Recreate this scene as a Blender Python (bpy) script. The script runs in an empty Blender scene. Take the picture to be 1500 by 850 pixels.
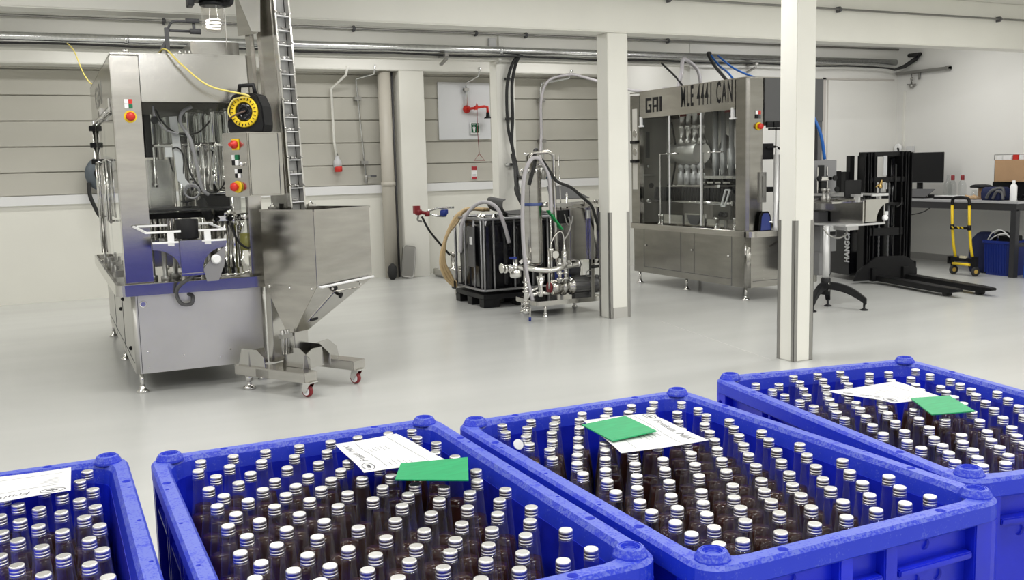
import bpy, bmesh, math, random
from mathutils import Matrix, Vector

random.seed(7)
S = bpy.context.scene
COL = S.collection
PI = math.pi

# ---------------------------------------------------------------- camera
H = 1.6
PITCH, ROLL, YAW, FPX = 0.127216877, -0.0251133762, 0.446113297, 1421.947
fw = Vector((math.sin(YAW) * math.cos(PITCH), math.cos(YAW) * math.cos(PITCH), -math.sin(PITCH)))
rt = Vector((math.cos(YAW), -math.sin(YAW), 0))
up = rt.cross(fw)
R2 = rt * math.cos(ROLL) + up * math.sin(ROLL)
U2 = -rt * math.sin(ROLL) + up * math.cos(ROLL)
cd = bpy.data.cameras.new('camera')
cam = bpy.data.objects.new('camera', cd)
COL.objects.link(cam)
cd.sensor_width = 36.0
cd.lens = FPX / 1500 * 36.0
cd.clip_start = 0.05
m = Matrix.Identity(4)
for i in range(3):
    m[i][0], m[i][1], m[i][2] = R2[i], U2[i], -fw[i]
m[0][3], m[1][3], m[2][3] = 0, 0, H
cam.matrix_world = m
S.camera = cam

# ---------------------------------------------------------------- light and exposure
S.view_settings.view_transform = 'Standard'
S.view_settings.look = 'None'
S.view_settings.gamma = 1.0
S.view_settings.use_curve_mapping = False
S.view_settings.exposure = 0.0
S.cycles.max_bounces = 10
S.cycles.diffuse_bounces = 5
S.cycles.glossy_bounces = 5
S.cycles.transmission_bounces = 8
S.cycles.transparent_max_bounces = 32
S.cycles.caustics_reflective = False
S.cycles.caustics_refractive = False
S.cycles.sample_clamp_indirect = 6.0

w = bpy.data.worlds.new('world')
S.world = w
w.use_nodes = True
w.node_tree.nodes['Background'].inputs[0].default_value = (0.9, 0.95, 1.0, 1)
w.node_tree.nodes['Background'].inputs[1].default_value = 0.25

CEIL = 3.45


def ceiling_lamp(x, y, sx, sy, power, col=(1.0, 0.99, 0.97)):
    l = bpy.data.lights.new('ceiling_lamp', 'AREA')
    l.shape = 'RECTANGLE'
    l.size, l.size_y = sx, sy
    l.energy = power
    l.color = col
    o = bpy.data.objects.new('ceiling_lamp', l)
    o.location = (x, y, CEIL - 0.03)
    COL.objects.link(o)
    return o


LP = 34.0
for yy in (-2.4, 0.6, 3.4, 6.4):                     # rows of fluorescent battens on this side of the front beam
    for xx in (-2.2, 1.0, 4.2, 7.4, 10.0):
        ceiling_lamp(xx, yy, 1.5, 0.22, LP)
for xx in (-2.2, 0.9, 3.4, 6.2, 9.0):          # between the beams
    ceiling_lamp(xx, 10.1, 1.5, 0.2, LP * 0.75)
ceiling_lamp(10.7, 9.6, 1.2, 0.2, LP * 0.7)  # extra lamp added to brighten the right wall
for xx in (-2.0, 1.0, 4.0, 7.0):                     # strip along the back wall
    ceiling_lamp(xx, 12.6, 1.5, 0.2, LP * 0.65)

# ---------------------------------------------------------------- mesh helpers


class MB:
    """collects shapes and links them as one mesh object"""

    def __init__(self, T=None):
        self.v, self.f, self.s = [], [], []
        self.T = T

    def add(self, vs, fs, smooth=False):
        n = len(self.v)
        for p in vs:
            p = Vector(p)
            self.v.append(tuple(self.T @ p if self.T else p))
        for i, q in enumerate(fs):
            self.f.append([n + k for k in q])
            self.s.append(smooth if isinstance(smooth, bool) else smooth[i])
        return self

    def box(self, x0, x1, y0, y1, z0, z1):
        x0, x1 = min(x0, x1), max(x0, x1)
        y0, y1 = min(y0, y1), max(y0, y1)
        z0, z1 = min(z0, z1), max(z0, z1)
        v = [(x, y, z) for z in (z0, z1) for y in (y0, y1) for x in (x0, x1)]
        return self.add(v, [(0, 2, 3, 1), (4, 5, 7, 6), (0, 1, 5, 4), (2, 6, 7, 3), (0, 4, 6, 2), (1, 3, 7, 5)])

    def hexa(self, p):
        """eight corners: bottom ring then top ring, counter-clockwise from above"""
        return self.add(p, [(3, 2, 1, 0), (4, 5, 6, 7), (0, 1, 5, 4), (1, 2, 6, 5), (2, 3, 7, 6), (3, 0, 4, 7)])

    def bar(self, a, b, w, h=None, upv=(0, 0, 1)):
        h = h or w
        a, b = Vector(a), Vector(b)
        d = (b - a).normalized()
        u = Vector(upv)
        if abs(d.dot(u)) > 0.95:
            u = Vector((0, 1, 0))
        s = d.cross(u).normalized() * (w / 2)
        t = s.cross(d).normalized() * (h / 2)
        v = [a - s - t, a + s - t, a + s + t, a - s + t, b - s - t, b + s - t, b + s + t, b - s + t]
        return self.add(v, [(0, 1, 2, 3), (7, 6, 5, 4), (0, 4, 5, 1), (1, 5, 6, 2), (2, 6, 7, 3), (3, 7, 4, 0)])

    def rings(self, rs, closed=False, caps=True, smooth=True):
        n = len(rs[0])
        vs = [p for r in rs for p in r]
        fs, sm = [], []
        k = len(rs)
        for i in range(k if closed else k - 1):
            j = (i + 1) % k
            for a in range(n):
                b = (a + 1) % n
                fs.append((i * n + a, i * n + b, j * n + b, j * n + a))
                sm.append(smooth)
        if caps and not closed:
            fs.append(tuple(range(n))[::-1])
            sm.append(False)
            fs.append(tuple((k - 1) * n + a for a in range(n)))
            sm.append(False)
        return self.add(vs, fs, sm)

    def tube(self, pts, r, n=8, spline=0, closed=False, caps=True):
        pts = [Vector(p) for p in pts]
        if spline:
            pts = catmull(pts, spline, closed)
        k = len(pts)
        rr = r if isinstance(r, (list, tuple)) else [r] * k
        if len(rr) != k:
            rr = [rr[min(len(rr) - 1, int(i * len(rr) / k))] for i in range(k)]
        rs = []
        nrm = None
        for i, p in enumerate(pts):
            if closed:
                d = (pts[(i + 1) % k] - pts[i - 1])
            else:
                d = pts[min(i + 1, k - 1)] - pts[max(i - 1, 0)]
            d = d.normalized() if d.length > 1e-9 else Vector((0, 0, 1))
            if nrm is None:
                h = Vector((0, 0, 1)) if abs(d.z) < 0.9 else Vector((1, 0, 0))
                nrm = d.cross(h).normalized()
            else:
                nrm = (nrm - d * nrm.dot(d))
                nrm = nrm.normalized() if nrm.length > 1e-6 else d.orthogonal().normalized()
            b = d.cross(nrm)
            rs.append([p + (nrm * math.cos(2 * PI * a / n) + b * math.sin(2 * PI * a / n)) * rr[i] for a in range(n)])
        return self.rings(rs, closed, caps)

    def cyl(self, a, b, r, r1=None, n=16):
        r1 = r if r1 is None else r1
        return self.tube([a, b], [r, r1], n)

    def lathe(self, o, prof, n=20, axis='z', caps=True):
        """prof: (radius, height) pairs along the axis"""
        o = Vector(o)
        if isinstance(axis, str):
            ax = {'x': Vector((1, 0, 0)), 'y': Vector((0, 1, 0)), 'z': Vector((0, 0, 1))}[axis]
        else:
            ax = Vector(axis).normalized()
        e1 = ax.orthogonal().normalized()
        e2 = ax.cross(e1)
        rs = []
        for r, h in prof:
            r = max(r, 1e-5)
            rs.append([o + ax * h + (e1 * math.cos(2 * PI * a / n) + e2 * math.sin(2 * PI * a / n)) * r for a in range(n)])
        vs = [p for r in rs for p in r]
        fs, sm = [], []
        for i in range(len(prof) - 1):
            flat = abs(prof[i][1] - prof[i + 1][1]) < 1e-6
            for a in range(n):
                b = (a + 1) % n
                fs.append((i * n + a, i * n + b, (i + 1) * n + b, (i + 1) * n + a))
                sm.append(not flat)
        if caps:
            fs.append(tuple(range(n))[::-1])
            sm.append(False)
            fs.append(tuple((len(prof) - 1) * n + a for a in range(n)))
            sm.append(False)
        return self.add(vs, fs, sm)

    def prism(self, poly, axis, a, b):
        """poly in the two other axes (y,z | x,z | x,y) extruded from a to b"""
        def P(p, c):
            return {'x': (c, p[0], p[1]), 'y': (p[0], c, p[1]), 'z': (p[0], p[1], c)}[axis]
        n = len(poly)
        vs = [P(p, a) for p in poly] + [P(p, b) for p in poly]
        fs = [tuple(range(n))[::-1], tuple(range(n, 2 * n))]
        for i in range(n):
            j = (i + 1) % n
            fs.append((i, j, n + j, n + i))
        return self.add(vs, fs)

    def torus(self, c, axis, R, r, n=28, k=8):
        c = Vector(c)
        ax = Vector(axis).normalized()
        e1 = ax.orthogonal().normalized()
        e2 = ax.cross(e1)
        return self.tube([c + (e1 * math.cos(2 * PI * i / n) + e2 * math.sin(2 * PI * i / n)) * R for i in range(n)], r, k, closed=True)

    def ball(self, c, r, n=14):
        prof = [(r * math.sin(PI * i / 8), -r * math.cos(PI * i / 8)) for i in range(9)]
        return self.lathe(c, prof, n)

    def mesh(self, name, mat, inv=None, bevel=0.0):
        me = bpy.data.meshes.new(name)
        vs = [tuple(inv @ Vector(p)) for p in self.v] if inv else self.v
        me.from_pydata(vs, [], self.f)
        me.polygons.foreach_set('use_smooth', self.s)
        me.update()
        bm = bmesh.new()
        bm.from_mesh(me)
        bmesh.ops.recalc_face_normals(bm, faces=bm.faces)
        if bevel:
            es = [e for e in bm.edges if len(e.link_faces) == 2 and e.calc_face_angle(0) > 0.6]
            bmesh.ops.bevel(bm, geom=es, offset=bevel, segments=2, affect='EDGES', clamp_overlap=True)
        bm.to_mesh(me)
        bm.free()
        me.materials.append(mat)
        return me

    def build(self, name, mat, parent=None, bevel=0.0, label=None):
        inv = None
        if parent is not None and parent.name in ROOTM:
            inv = ROOTM[parent.name].inverted()
        o = bpy.data.objects.new(name, self.mesh(name, mat, inv, bevel))
        COL.objects.link(o)
        if parent is not None:
            o.parent = parent
            if parent.name in ROOTM:
                ROOTM[o.name] = ROOTM[parent.name]
        if label:
            o['label'] = label
        return o


    def islands(self):
        par = list(range(len(self.v)))

        def find(a):
            while par[a] != a:
                par[a] = par[par[a]]
                a = par[a]
            return a
        for f in self.f:
            r = find(f[0])
            for q in f[1:]:
                par[find(q)] = r
        out = {}
        for f, s in zip(self.f, self.s):
            out.setdefault(find(f[0]), []).append((f, s))
        res = []
        for fs in out.values():
            ids = sorted({q for f, _ in fs for q in f})
            mp = {q: i for i, q in enumerate(ids)}
            b = MB()
            b.v = [self.v[q] for q in ids]
            b.f = [[mp[q] for q in f] for f, _ in fs]
            b.s = [s for _, s in fs]
            res.append(b)
        return res

    def build_each(self, name, mat, parent=None, bevel=0.0):
        """every separate piece becomes a part of its own"""
        return [b.build(name, mat, parent, bevel) for b in self.islands()]


ROOTM = {}


def catmull(pts, k, closed=False):
    out = []
    n = len(pts)
    segs = n if closed else n - 1
    for i in range(segs):
        if closed:
            p0, p1, p2, p3 = pts[i - 1], pts[i], pts[(i + 1) % n], pts[(i + 2) % n]
        else:
            p0, p1, p2, p3 = pts[max(i - 1, 0)], pts[i], pts[i + 1], pts[min(i + 2, n - 1)]
        for j in range(k):
            t = j / k
            out.append(0.5 * ((2 * p1) + (p2 - p0) * t + (2 * p0 - 5 * p1 + 4 * p2 - p3) * t * t + (3 * p1 - p0 - 3 * p2 + p3) * t ** 3))
    if not closed:
        out.append(pts[-1])
    return out


def thing(name, label, cat, loc=(0, 0, 0), rz=0.0, group=None):
    o = bpy.data.objects.new(name, None)
    o.empty_display_size = 0.1
    o.location = loc
    o.rotation_euler = (0, 0, rz)
    COL.objects.link(o)
    ROOTM[o.name] = Matrix.Translation(loc) @ Matrix.Rotation(rz, 4, 'Z')
    return tag(o, label, cat, group)


def tag(o, label, cat, group=None):
    o['label'] = label
    o['category'] = cat
    if group:
        o['group'] = group
    return o


def struct(name, mb, mat, bevel=0.0):
    o = mb.build(name, mat, None, bevel)
    o['kind'] = 'structure'
    return o


def frame(x, y, z=0.0, rz=0.0):
    return Matrix.Translation((x, y, z)) @ Matrix.Rotation(rz, 4, 'Z')


def text_mb(txt, size, M, bold=0.0, xs=1.0, depth=0.0006, T=None, align='LEFT', shear=0.0, space=1.0):
    """lettering as geometry: local x reads along the line, local y is up; M places it in the world"""
    cu = bpy.data.curves.new('lettering', 'FONT')
    cu.body = txt
    cu.size = size
    cu.offset = bold
    cu.extrude = depth
    cu.align_x = align
    cu.shear = shear
    cu.space_character = space
    cu.resolution_u = 3
    o = bpy.data.objects.new('lettering', cu)
    me = bpy.data.meshes.new_from_object(o)
    mb = MB()
    mb.add([M @ Vector((v.co.x * xs, v.co.y, v.co.z)) for v in me.vertices], [tuple(p.vertices) for p in me.polygons])
    bpy.data.meshes.remove(me)
    bpy.data.objects.remove(o)
    bpy.data.curves.remove(cu)
    return mb


def basis(o, xa, ya):
    """matrix whose x and y axes are xa and ya, at o"""
    xa, ya = Vector(xa).normalized(), Vector(ya).normalized()
    za = xa.cross(ya)
    M = Matrix.Identity(4)
    for i in range(3):
        M[i][0], M[i][1], M[i][2], M[i][3] = xa[i], ya[i], za[i], o[i]
    return M


# ---------------------------------------------------------------- materials


def mat(name, col, rough=0.5, metal=0.0, noise=None, bump=None, spec=0.5, coat=0.0, emit=None, trans=0.0, ior=1.45):
    """noise: (scale, amount, stretch xyz) varies the colour; bump: (scale, strength, stretch xyz)"""
    m = bpy.data.materials.new(name)
    m.use_nodes = True
    nt = m.node_tree
    b = nt.nodes['Principled BSDF']
    b.inputs['Base Color'].default_value = (*col, 1)
    b.inputs['Roughness'].default_value = rough
    b.inputs['Metallic'].default_value = metal
    b.inputs['Specular IOR Level'].default_value = spec
    b.inputs['Coat Weight'].default_value = coat
    b.inputs['Coat Roughness'].default_value = 0.1
    b.inputs['IOR'].default_value = ior
    if trans:
        b.inputs['Transmission Weight'].default_value = trans
    if emit:
        b.inputs['Emission Color'].default_value = (*emit[:3], 1)
        b.inputs['Emission Strength'].default_value = emit[3]

    def tex(scale, stretch, detail=4.0):
        tc = nt.nodes.new('ShaderNodeTexCoord')
        mp = nt.nodes.new('ShaderNodeMapping')
        mp.inputs['Scale'].default_value = stretch
        n = nt.nodes.new('ShaderNodeTexNoise')
        n.inputs['Scale'].default_value = scale
        n.inputs['Detail'].default_value = detail
        nt.links.new(tc.outputs['Object'], mp.inputs['Vector'])
        nt.links.new(mp.outputs['Vector'], n.inputs['Vector'])
        return n
    if noise:
        n = tex(noise[0], noise[2] if len(noise) > 2 else (1, 1, 1))
        r = nt.nodes.new('ShaderNodeValToRGB')
        a = noise[1]
        r.color_ramp.elements[0].position = 0.3
        r.color_ramp.elements[1].position = 0.7
        r.color_ramp.elements[0].color = (*[max(0, c * (1 - a)) for c in col], 1)
        r.color_ramp.elements[1].color = (*[min(1, c * (1 + a)) for c in col], 1)
        nt.links.new(n.outputs['Fac'], r.inputs['Fac'])
        nt.links.new(r.outputs['Color'], b.inputs['Base Color'])
    if bump:
        n = tex(bump[0], bump[2] if len(bump) > 2 else (1, 1, 1))
        bp = nt.nodes.new('ShaderNodeBump')
        bp.inputs['Strength'].default_value = bump[1]
        bp.inputs['Distance'].default_value = 0.01
        nt.links.new(n.outputs['Fac'], bp.inputs['Height'])
        nt.links.new(bp.outputs['Normal'], b.inputs['Normal'])
    return m


def glassy(name, tint, refl_ior=1.45, refl_tint=(1, 1, 1), rough=0.02, edge_sheen=(0, 0)):
    """a clear wall: what lies behind shows straight through, with a Fresnel reflection"""
    m = bpy.data.materials.new(name)
    m.use_nodes = True
    nt = m.node_tree
    for n in list(nt.nodes):
        if n.type != 'OUTPUT_MATERIAL':
            nt.nodes.remove(n)
    out = [n for n in nt.nodes if n.type == 'OUTPUT_MATERIAL'][0]
    t = nt.nodes.new('ShaderNodeBsdfTransparent')
    t.inputs['Color'].default_value = (*tint, 1)
    g = nt.nodes.new('ShaderNodeBsdfGlossy')
    g.inputs['Roughness'].default_value = rough
    g.inputs['Color'].default_value = (*refl_tint, 1)
    fr = nt.nodes.new('ShaderNodeFresnel')
    fr.inputs['IOR'].default_value = refl_ior
    mx = nt.nodes.new('ShaderNodeMixShader')
    ge = nt.nodes.new('ShaderNodeNewGeometry')
    inv = nt.nodes.new('ShaderNodeMath')
    inv.operation = 'SUBTRACT'
    inv.inputs[0].default_value = 1.0
    nt.links.new(ge.outputs['Backfacing'], inv.inputs[1])
    mu = nt.nodes.new('ShaderNodeMath')
    mu.operation = 'MULTIPLY'
    nt.links.new(fr.outputs['Fac'], mu.inputs[0])
    nt.links.new(inv.outputs[0], mu.inputs[1])
    nt.links.new(mu.outputs[0], mx.inputs['Fac'])
    nt.links.new(t.outputs['BSDF'], mx.inputs[1])
    nt.links.new(g.outputs['BSDF'], mx.inputs[2])
    if edge_sheen[1]:
        # pale sheen painted in for light refracted by thick glass, stronger at grazing angles
        d = nt.nodes.new('ShaderNodeBsdfDiffuse')
        d.inputs['Color'].default_value = (0.80, 0.80, 0.79, 1)
        lw = nt.nodes.new('ShaderNodeLayerWeight')
        lw.inputs['Blend'].default_value = 0.35
        mr = nt.nodes.new('ShaderNodeMapRange')
        mr.inputs['To Min'].default_value = edge_sheen[0]
        mr.inputs['To Max'].default_value = edge_sheen[1]
        nt.links.new(lw.outputs['Facing'], mr.inputs['Value'])
        m2 = nt.nodes.new('ShaderNodeMixShader')
        nt.links.new(mr.outputs['Result'], m2.inputs['Fac'])
        nt.links.new(mx.outputs['Shader'], m2.inputs[1])
        nt.links.new(d.outputs['BSDF'], m2.inputs[2])
        mx = m2
    nt.links.new(mx.outputs['Shader'], out.inputs['Surface'])
    return m


def worn_plastic(name, col, worn, amount):
    m = mat(name, col, 0.42)
    nt = m.node_tree
    b = nt.nodes['Principled BSDF']
    tc = nt.nodes.new('ShaderNodeTexCoord')
    n1 = nt.nodes.new('ShaderNodeTexNoise')
    n1.inputs['Scale'].default_value = 34.0
    n1.inputs['Detail'].default_value = 9.0
    n1.inputs['Roughness'].default_value = 0.72
    n2 = nt.nodes.new('ShaderNodeTexNoise')
    n2.inputs['Scale'].default_value = 190.0
    n2.inputs['Detail'].default_value = 6.0
    for n in (n1, n2):
        nt.links.new(tc.outputs['Object'], n.inputs['Vector'])
    mu = nt.nodes.new('ShaderNodeMath')
    mu.operation = 'ADD'
    nt.links.new(n1.outputs['Fac'], mu.inputs[0])
    nt.links.new(n2.outputs['Fac'], mu.inputs[1])
    r = nt.nodes.new('ShaderNodeValToRGB')
    r.color_ramp.elements[0].position = 0.80 - amount
    r.color_ramp.elements[1].position = 1.35
    r.color_ramp.elements[0].color = (*col, 1)
    r.color_ramp.elements[1].color = (*worn, 1)
    mu2 = nt.nodes.new('ShaderNodeMath')
    mu2.operation = 'MULTIPLY'
    mu2.inputs[1].default_value = 1.0
    nt.links.new(mu.outputs[0], mu2.inputs[0])
    ge = nt.nodes.new('ShaderNodeNewGeometry')
    sx = nt.nodes.new('ShaderNodeSeparateXYZ')
    nt.links.new(ge.outputs['True Normal'], sx.inputs[0])
    mr = nt.nodes.new('ShaderNodeMapRange')
    mr.inputs['From Min'].default_value = 0.2
    mr.inputs['From Max'].default_value = 0.8
    mr.inputs['To Min'].default_value = 0.72
    mr.inputs['To Max'].default_value = 1.0
    nt.links.new(sx.outputs['Z'], mr.inputs['Value'])
    nt.links.new(mr.outputs['Result'], mu2.inputs[1])
    nt.links.new(mu2.outputs[0], r.inputs['Fac'])
    nt.links.new(r.outputs['Color'], b.inputs['Base Color'])
    return m


STEEL = mat('brushed_steel', (0.52, 0.505, 0.475), 0.16, 1.0, noise=(3.0, 0.10, (1, 1, 6)), bump=(90, 0.03, (12, 12, 0.4)))
STEELH = mat('brushed_steel_panel', (0.53, 0.52, 0.495), 0.15, 1.0, noise=(2.2, 0.10, (1, 1, 1)), bump=(70, 0.025, (0.4, 0.4, 14)))
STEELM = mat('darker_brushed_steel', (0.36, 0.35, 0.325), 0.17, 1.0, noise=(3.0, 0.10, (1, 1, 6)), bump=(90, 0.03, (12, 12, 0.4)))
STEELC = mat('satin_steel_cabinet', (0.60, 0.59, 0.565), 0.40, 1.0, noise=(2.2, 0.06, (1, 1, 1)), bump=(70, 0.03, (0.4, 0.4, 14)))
CHROME = mat('polished_steel', (0.72, 0.71, 0.69), 0.14, 1.0)
DSTEEL = mat('dull_steel', (0.36, 0.355, 0.34), 0.42, 1.0)
GALV = mat('galvanised_steel', (0.74, 0.75, 0.75), 0.24, 1.0, noise=(30, 0.12))
WHITE = mat('white_paint', (0.80, 0.79, 0.74), 0.5, noise=(1.5, 0.02))
WHITEWALL = mat('white_wall_paint', (0.78, 0.775, 0.745), 0.6, noise=(0.8, 0.02), bump=(14, 0.03))
COLWHITE = mat('column_paint', (0.80, 0.79, 0.73), 0.45, noise=(2, 0.02))
CAGEGREY = mat('cage_grey', (0.30, 0.30, 0.31), 0.35, 0.7)
TUBEGREY = mat('satin_aluminium', (0.62, 0.62, 0.62), 0.4, 0.5)
GREIGE = mat('greige_panel', (0.50, 0.485, 0.43), 0.55, noise=(0.6, 0.03))
PIPEWHITE = mat('beige_pipe_plastic', (0.50, 0.47, 0.41), 0.4)
BLACK = mat('black_plastic', (0.009, 0.009, 0.010), 0.45, spec=0.3)
BLACKGLOSS = mat('black_gloss', (0.006, 0.006, 0.008), 0.16)
RUBBER = mat('black_rubber', (0.02, 0.02, 0.02), 0.65)
GREYMAT = mat('grey_rubber', (0.075, 0.075, 0.075), 0.7)
FRAMEGREY = mat('graphite_frame', (0.035, 0.035, 0.038), 0.45)
DGREY = mat('dark_grey_paint', (0.10, 0.10, 0.105), 0.5)
MGREY = mat('mid_grey_paint', (0.22, 0.22, 0.225), 0.5)
RED = mat('red_plastic', (0.62, 0.03, 0.02), 0.35)
DRED = mat('dark_red', (0.22, 0.015, 0.02), 0.35)
GREEN = mat('green_plastic', (0.01, 0.16, 0.07), 0.4)
SIGNGREEN = mat('sign_green', (0.005, 0.10, 0.045), 0.4)
YELLOW = mat('yellow_plastic', (0.85, 0.60, 0.02), 0.4)
YELCORD = mat('yellow_cord', (0.72, 0.60, 0.16), 0.5)
BLUEP = mat('blue_plastic', (0.012, 0.03, 0.22), 0.4)
BLUEB = mat('bright_blue', (0.01, 0.10, 0.55), 0.35)
BLUEHOSE = mat('blue_hose', (0.01, 0.11, 0.42), 0.4)
NAVY = mat('navy_cloth', (0.012, 0.018, 0.07), 0.8)
TAN = mat('tan_hose', (0.60, 0.44, 0.24), 0.35)
GREYHOSE = mat('clear_grey_hose', (0.50, 0.48, 0.50), 0.3)
CARD = mat('cardboard', (0.43, 0.27, 0.15), 0.8, noise=(6, 0.05))
PAPER = mat('white_paper', (0.88, 0.88, 0.88), 0.6)
INK = mat('printed_ink', (0.12, 0.12, 0.13), 0.7)
INKL = mat('pale_ink', (0.42, 0.42, 0.43), 0.7)
GREENPAD = mat('green_board', (0.012, 0.36, 0.13), 0.45, noise=(18, 0.12, (1, 6, 1)))
GREENEDGE = GREENPAD
CAPMAT = mat('aluminium_cap', (0.83, 0.82, 0.80), 0.34, 1.0)
LIQUID = mat('dark_brown_drink', (0.045, 0.012, 0.007), 0.12)
BGLASS = glassy('bottle_glass', (0.94, 0.94, 0.935), 1.7, edge_sheen=(0.004, 0.075))
CLEAR = glassy('clear_panel', (0.90, 0.91, 0.905), 1.35)
SMOKED = glassy('smoked_panel', (0.62, 0.63, 0.63), 1.4)
CRATE_B = mat('blue_crate_plastic', (0.006, 0.018, 0.58), 0.36, noise=(5, 0.2))
CRATE_R = worn_plastic('worn_blue_crate_rim', (0.011, 0.034, 0.58), (0.11, 0.15, 0.60), 0.0)
OIL = mat('yellow_green_oil', (0.42, 0.40, 0.12), 0.2)


def floor_material():
    m = mat('grey_epoxy', (0.52, 0.52, 0.49), 0.26)
    nt = m.node_tree
    b = nt.nodes['Principled BSDF']
    tc = nt.nodes.new('ShaderNodeTexCoord')
    n1 = nt.nodes.new('ShaderNodeTexNoise')
    n1.inputs['Scale'].default_value = 0.7
    n1.inputs['Detail'].default_value = 3
    n2 = nt.nodes.new('ShaderNodeTexNoise')
    n2.inputs['Scale'].default_value = 160
    mp = nt.nodes.new('ShaderNodeMapping')
    mp.inputs['Scale'].default_value = (0.5, 2.6, 1)
    nt.links.new(tc.outputs['Object'], mp.inputs['Vector'])
    nt.links.new(mp.outputs['Vector'], n1.inputs['Vector'])
    nt.links.new(tc.outputs['Object'], n2.inputs['Vector'])
    r = nt.nodes.new('ShaderNodeValToRGB')
    r.color_ramp.elements[0].position = 0.3
    r.color_ramp.elements[1].position = 0.72
    r.color_ramp.elements[0].color = (0.575, 0.580, 0.560, 1)
    r.color_ramp.elements[1].color = (0.615, 0.620, 0.600, 1)
    nt.links.new(n1.outputs['Fac'], r.inputs['Fac'])
    nt.links.new(r.outputs['Color'], b.inputs['Base Color'])
    rr = nt.nodes.new('ShaderNodeMapRange')
    rr.inputs['To Min'].default_value = 0.20
    rr.inputs['To Max'].default_value = 0.27
    nt.links.new(n1.outputs['Fac'], rr.inputs['Value'])
    nt.links.new(rr.outputs['Result'], b.inputs['Roughness'])
    bp = nt.nodes.new('ShaderNodeBump')
    bp.inputs['Strength'].default_value = 0.03
    bp.inputs['Distance'].default_value = 0.004
    nt.links.new(n2.outputs['Fac'], bp.inputs['Height'])
    nt.links.new(bp.outputs['Normal'], b.inputs['Normal'])
    return m


# ---------------------------------------------------------------- the room
XL, XR, YF, YB = -4.0, 12.28, -4.0, 13.9
struct('floor', MB().box(XL, XR + 0.2, YF, YB + 0.3, -0.12, 0.0), floor_material())
struct('ceiling', MB().box(XL, XR + 0.2, YF, YB + 0.3, CEIL, CEIL + 0.12), WHITE)
struct('wall_left', MB().box(XL - 0.15, XL, YF, YB + 0.3, 0, CEIL), WHITEWALL)
struct('wall_front', MB().box(XL - 0.15, XR + 0.2, YF - 0.15, YF, 0, CEIL), WHITEWALL)
struct('wall_right', MB().box(XR, XR + 0.2, YF, YB + 0.3, 0, CEIL), WHITEWALL)
b = MB()
b.box(XL, 8.3, YB + 0.03, YB + 0.3, 1.2, CEIL)
gz = [1.37, 1.665, 1.99, 2.315, 2.64, 2.965, CEIL]
for z0, z1 in zip(gz[:-1], gz[1:]):
    b.box(XL, 8.3, YB, YB + 0.06, z0 + 0.006, z1 - 0.006)
struct('wall_back', b, GREIGE, 0.004)
struct('wall_back_plinth', MB().box(XL, 8.3, YB - 0.06, YB + 0.3, 0, 1.25), mat('cream_wall_paint', (0.79, 0.78, 0.715), 0.55, noise=(0.9, 0.02)))
struct('trim_1', MB().box(XL, 8.3, YB - 0.1, YB + 0.02, 1.25, 1.37), mat('band_white', (0.80, 0.80, 0.80), 0.5))
# white partition box behind the can filler
b = MB().box(8.3, XR, 11.4, 11.5, 0, CEIL)
b.box(8.3, 8.4, 11.5, YB + 0.1, 0, CEIL)
struct('wall_partition', b, WHITEWALL)
b = MB()
b.box(10.74, 10.79, 11.385, 11.40, 0.0, 2.80)
b.box(10.74, 12.2, 11.385, 11.40, 2.775, 2.80)
b.box(10.83, 10.845, 11.39, 11.40, 0.0, 2.775)
struct('trim_2', b, mat('panel_joint', (0.55, 0.52, 0.49), 0.5))
# beams and columns
struct('beam_front', MB().box(XL, XR, 8.5, 8.76, 2.9, CEIL), COLWHITE, 0.01)
struct('beam_middle', MB().box(XL, 8.3, 11.4, 11.62, 2.93, CEIL), COLWHITE, 0.01)
struct('beam_back', MB().box(XL, 8.3, 13.52, YB + 0.1, 3.0, CEIL), WHITE, 0.01)
struct('column_1', MB().box(5.26, 5.45, 5.86, 6.05, 0, CEIL), COLWHITE, 0.006)
struct('column_2', MB().box(5.21, 5.45, 8.54, 8.75, 0, 2.9), COLWHITE, 0.006)
struct('column_3', MB().box(5.31, 5.57, 11.41, 11.61, 0, 2.93), COLWHITE, 0.006)
struct('column_4', MB().box(4.75, 5.13, 13.53, YB, 0, 3.0), COLWHITE, 0.006)
b = MB().box(XR - 0.015, XR, 2.0, 11.4, 0, 0.1)
struct('baseboard_right', b, mat('baseboard_grey', (0.36, 0.355, 0.34), 0.5))


def guards(n, x0, x1, y0, y1, z1, wd):
    e = 0.003
    g = MB()
    for cx, cy, sx, sy in ((x0, y0, 1, 1), (x1, y0, -1, 1), (x0, y1, 1, -1), (x1, y1, -1, -1)):
        g.box(cx - sx * e, cx + sx * wd, cy - sy * e, cy, 0.002, z1)
        g.box(cx - sx * e, cx, cy - sy * e, cy + sy * wd, 0.002, z1)
    struct('trim_%d' % n, g, DSTEEL)


guards(5, 5.26, 5.45, 5.86, 6.05, 1.12, 0.032)
guards(6, 5.21, 5.45, 8.54, 8.75, 1.1, 0.032)
struct('trim_3', MB().box(5.245, 5.415, 8.532, 8.54, 0, 0.11), mat('column_foot_grey', (0.50, 0.49, 0.46), 0.5))
struct('trim_4', MB().bar((5.55, 8.15, 0.0005), (5.17, 6.0, 0.0005), 0.004, 0.001), mat('floor_seam', (0.62, 0.62, 0.60), 0.4))

# ---------------------------------------------------------------- blue pallet boxes


def rrect(hx, hy, r, z, k=5):
    out = []
    for cx, cy, a0 in ((hx - r, hy - r, 0), (-hx + r, hy - r, PI / 2), (-hx + r, -hy + r, PI), (hx - r, -hy + r, 1.5 * PI)):
        for i in range(k + 1):
            a = a0 + PI / 2 * i / k
            out.append((cx + r * math.cos(a), cy + r * math.sin(a), z))
    return out


RIM = 0.865
FLOORZ = 0.595


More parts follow.
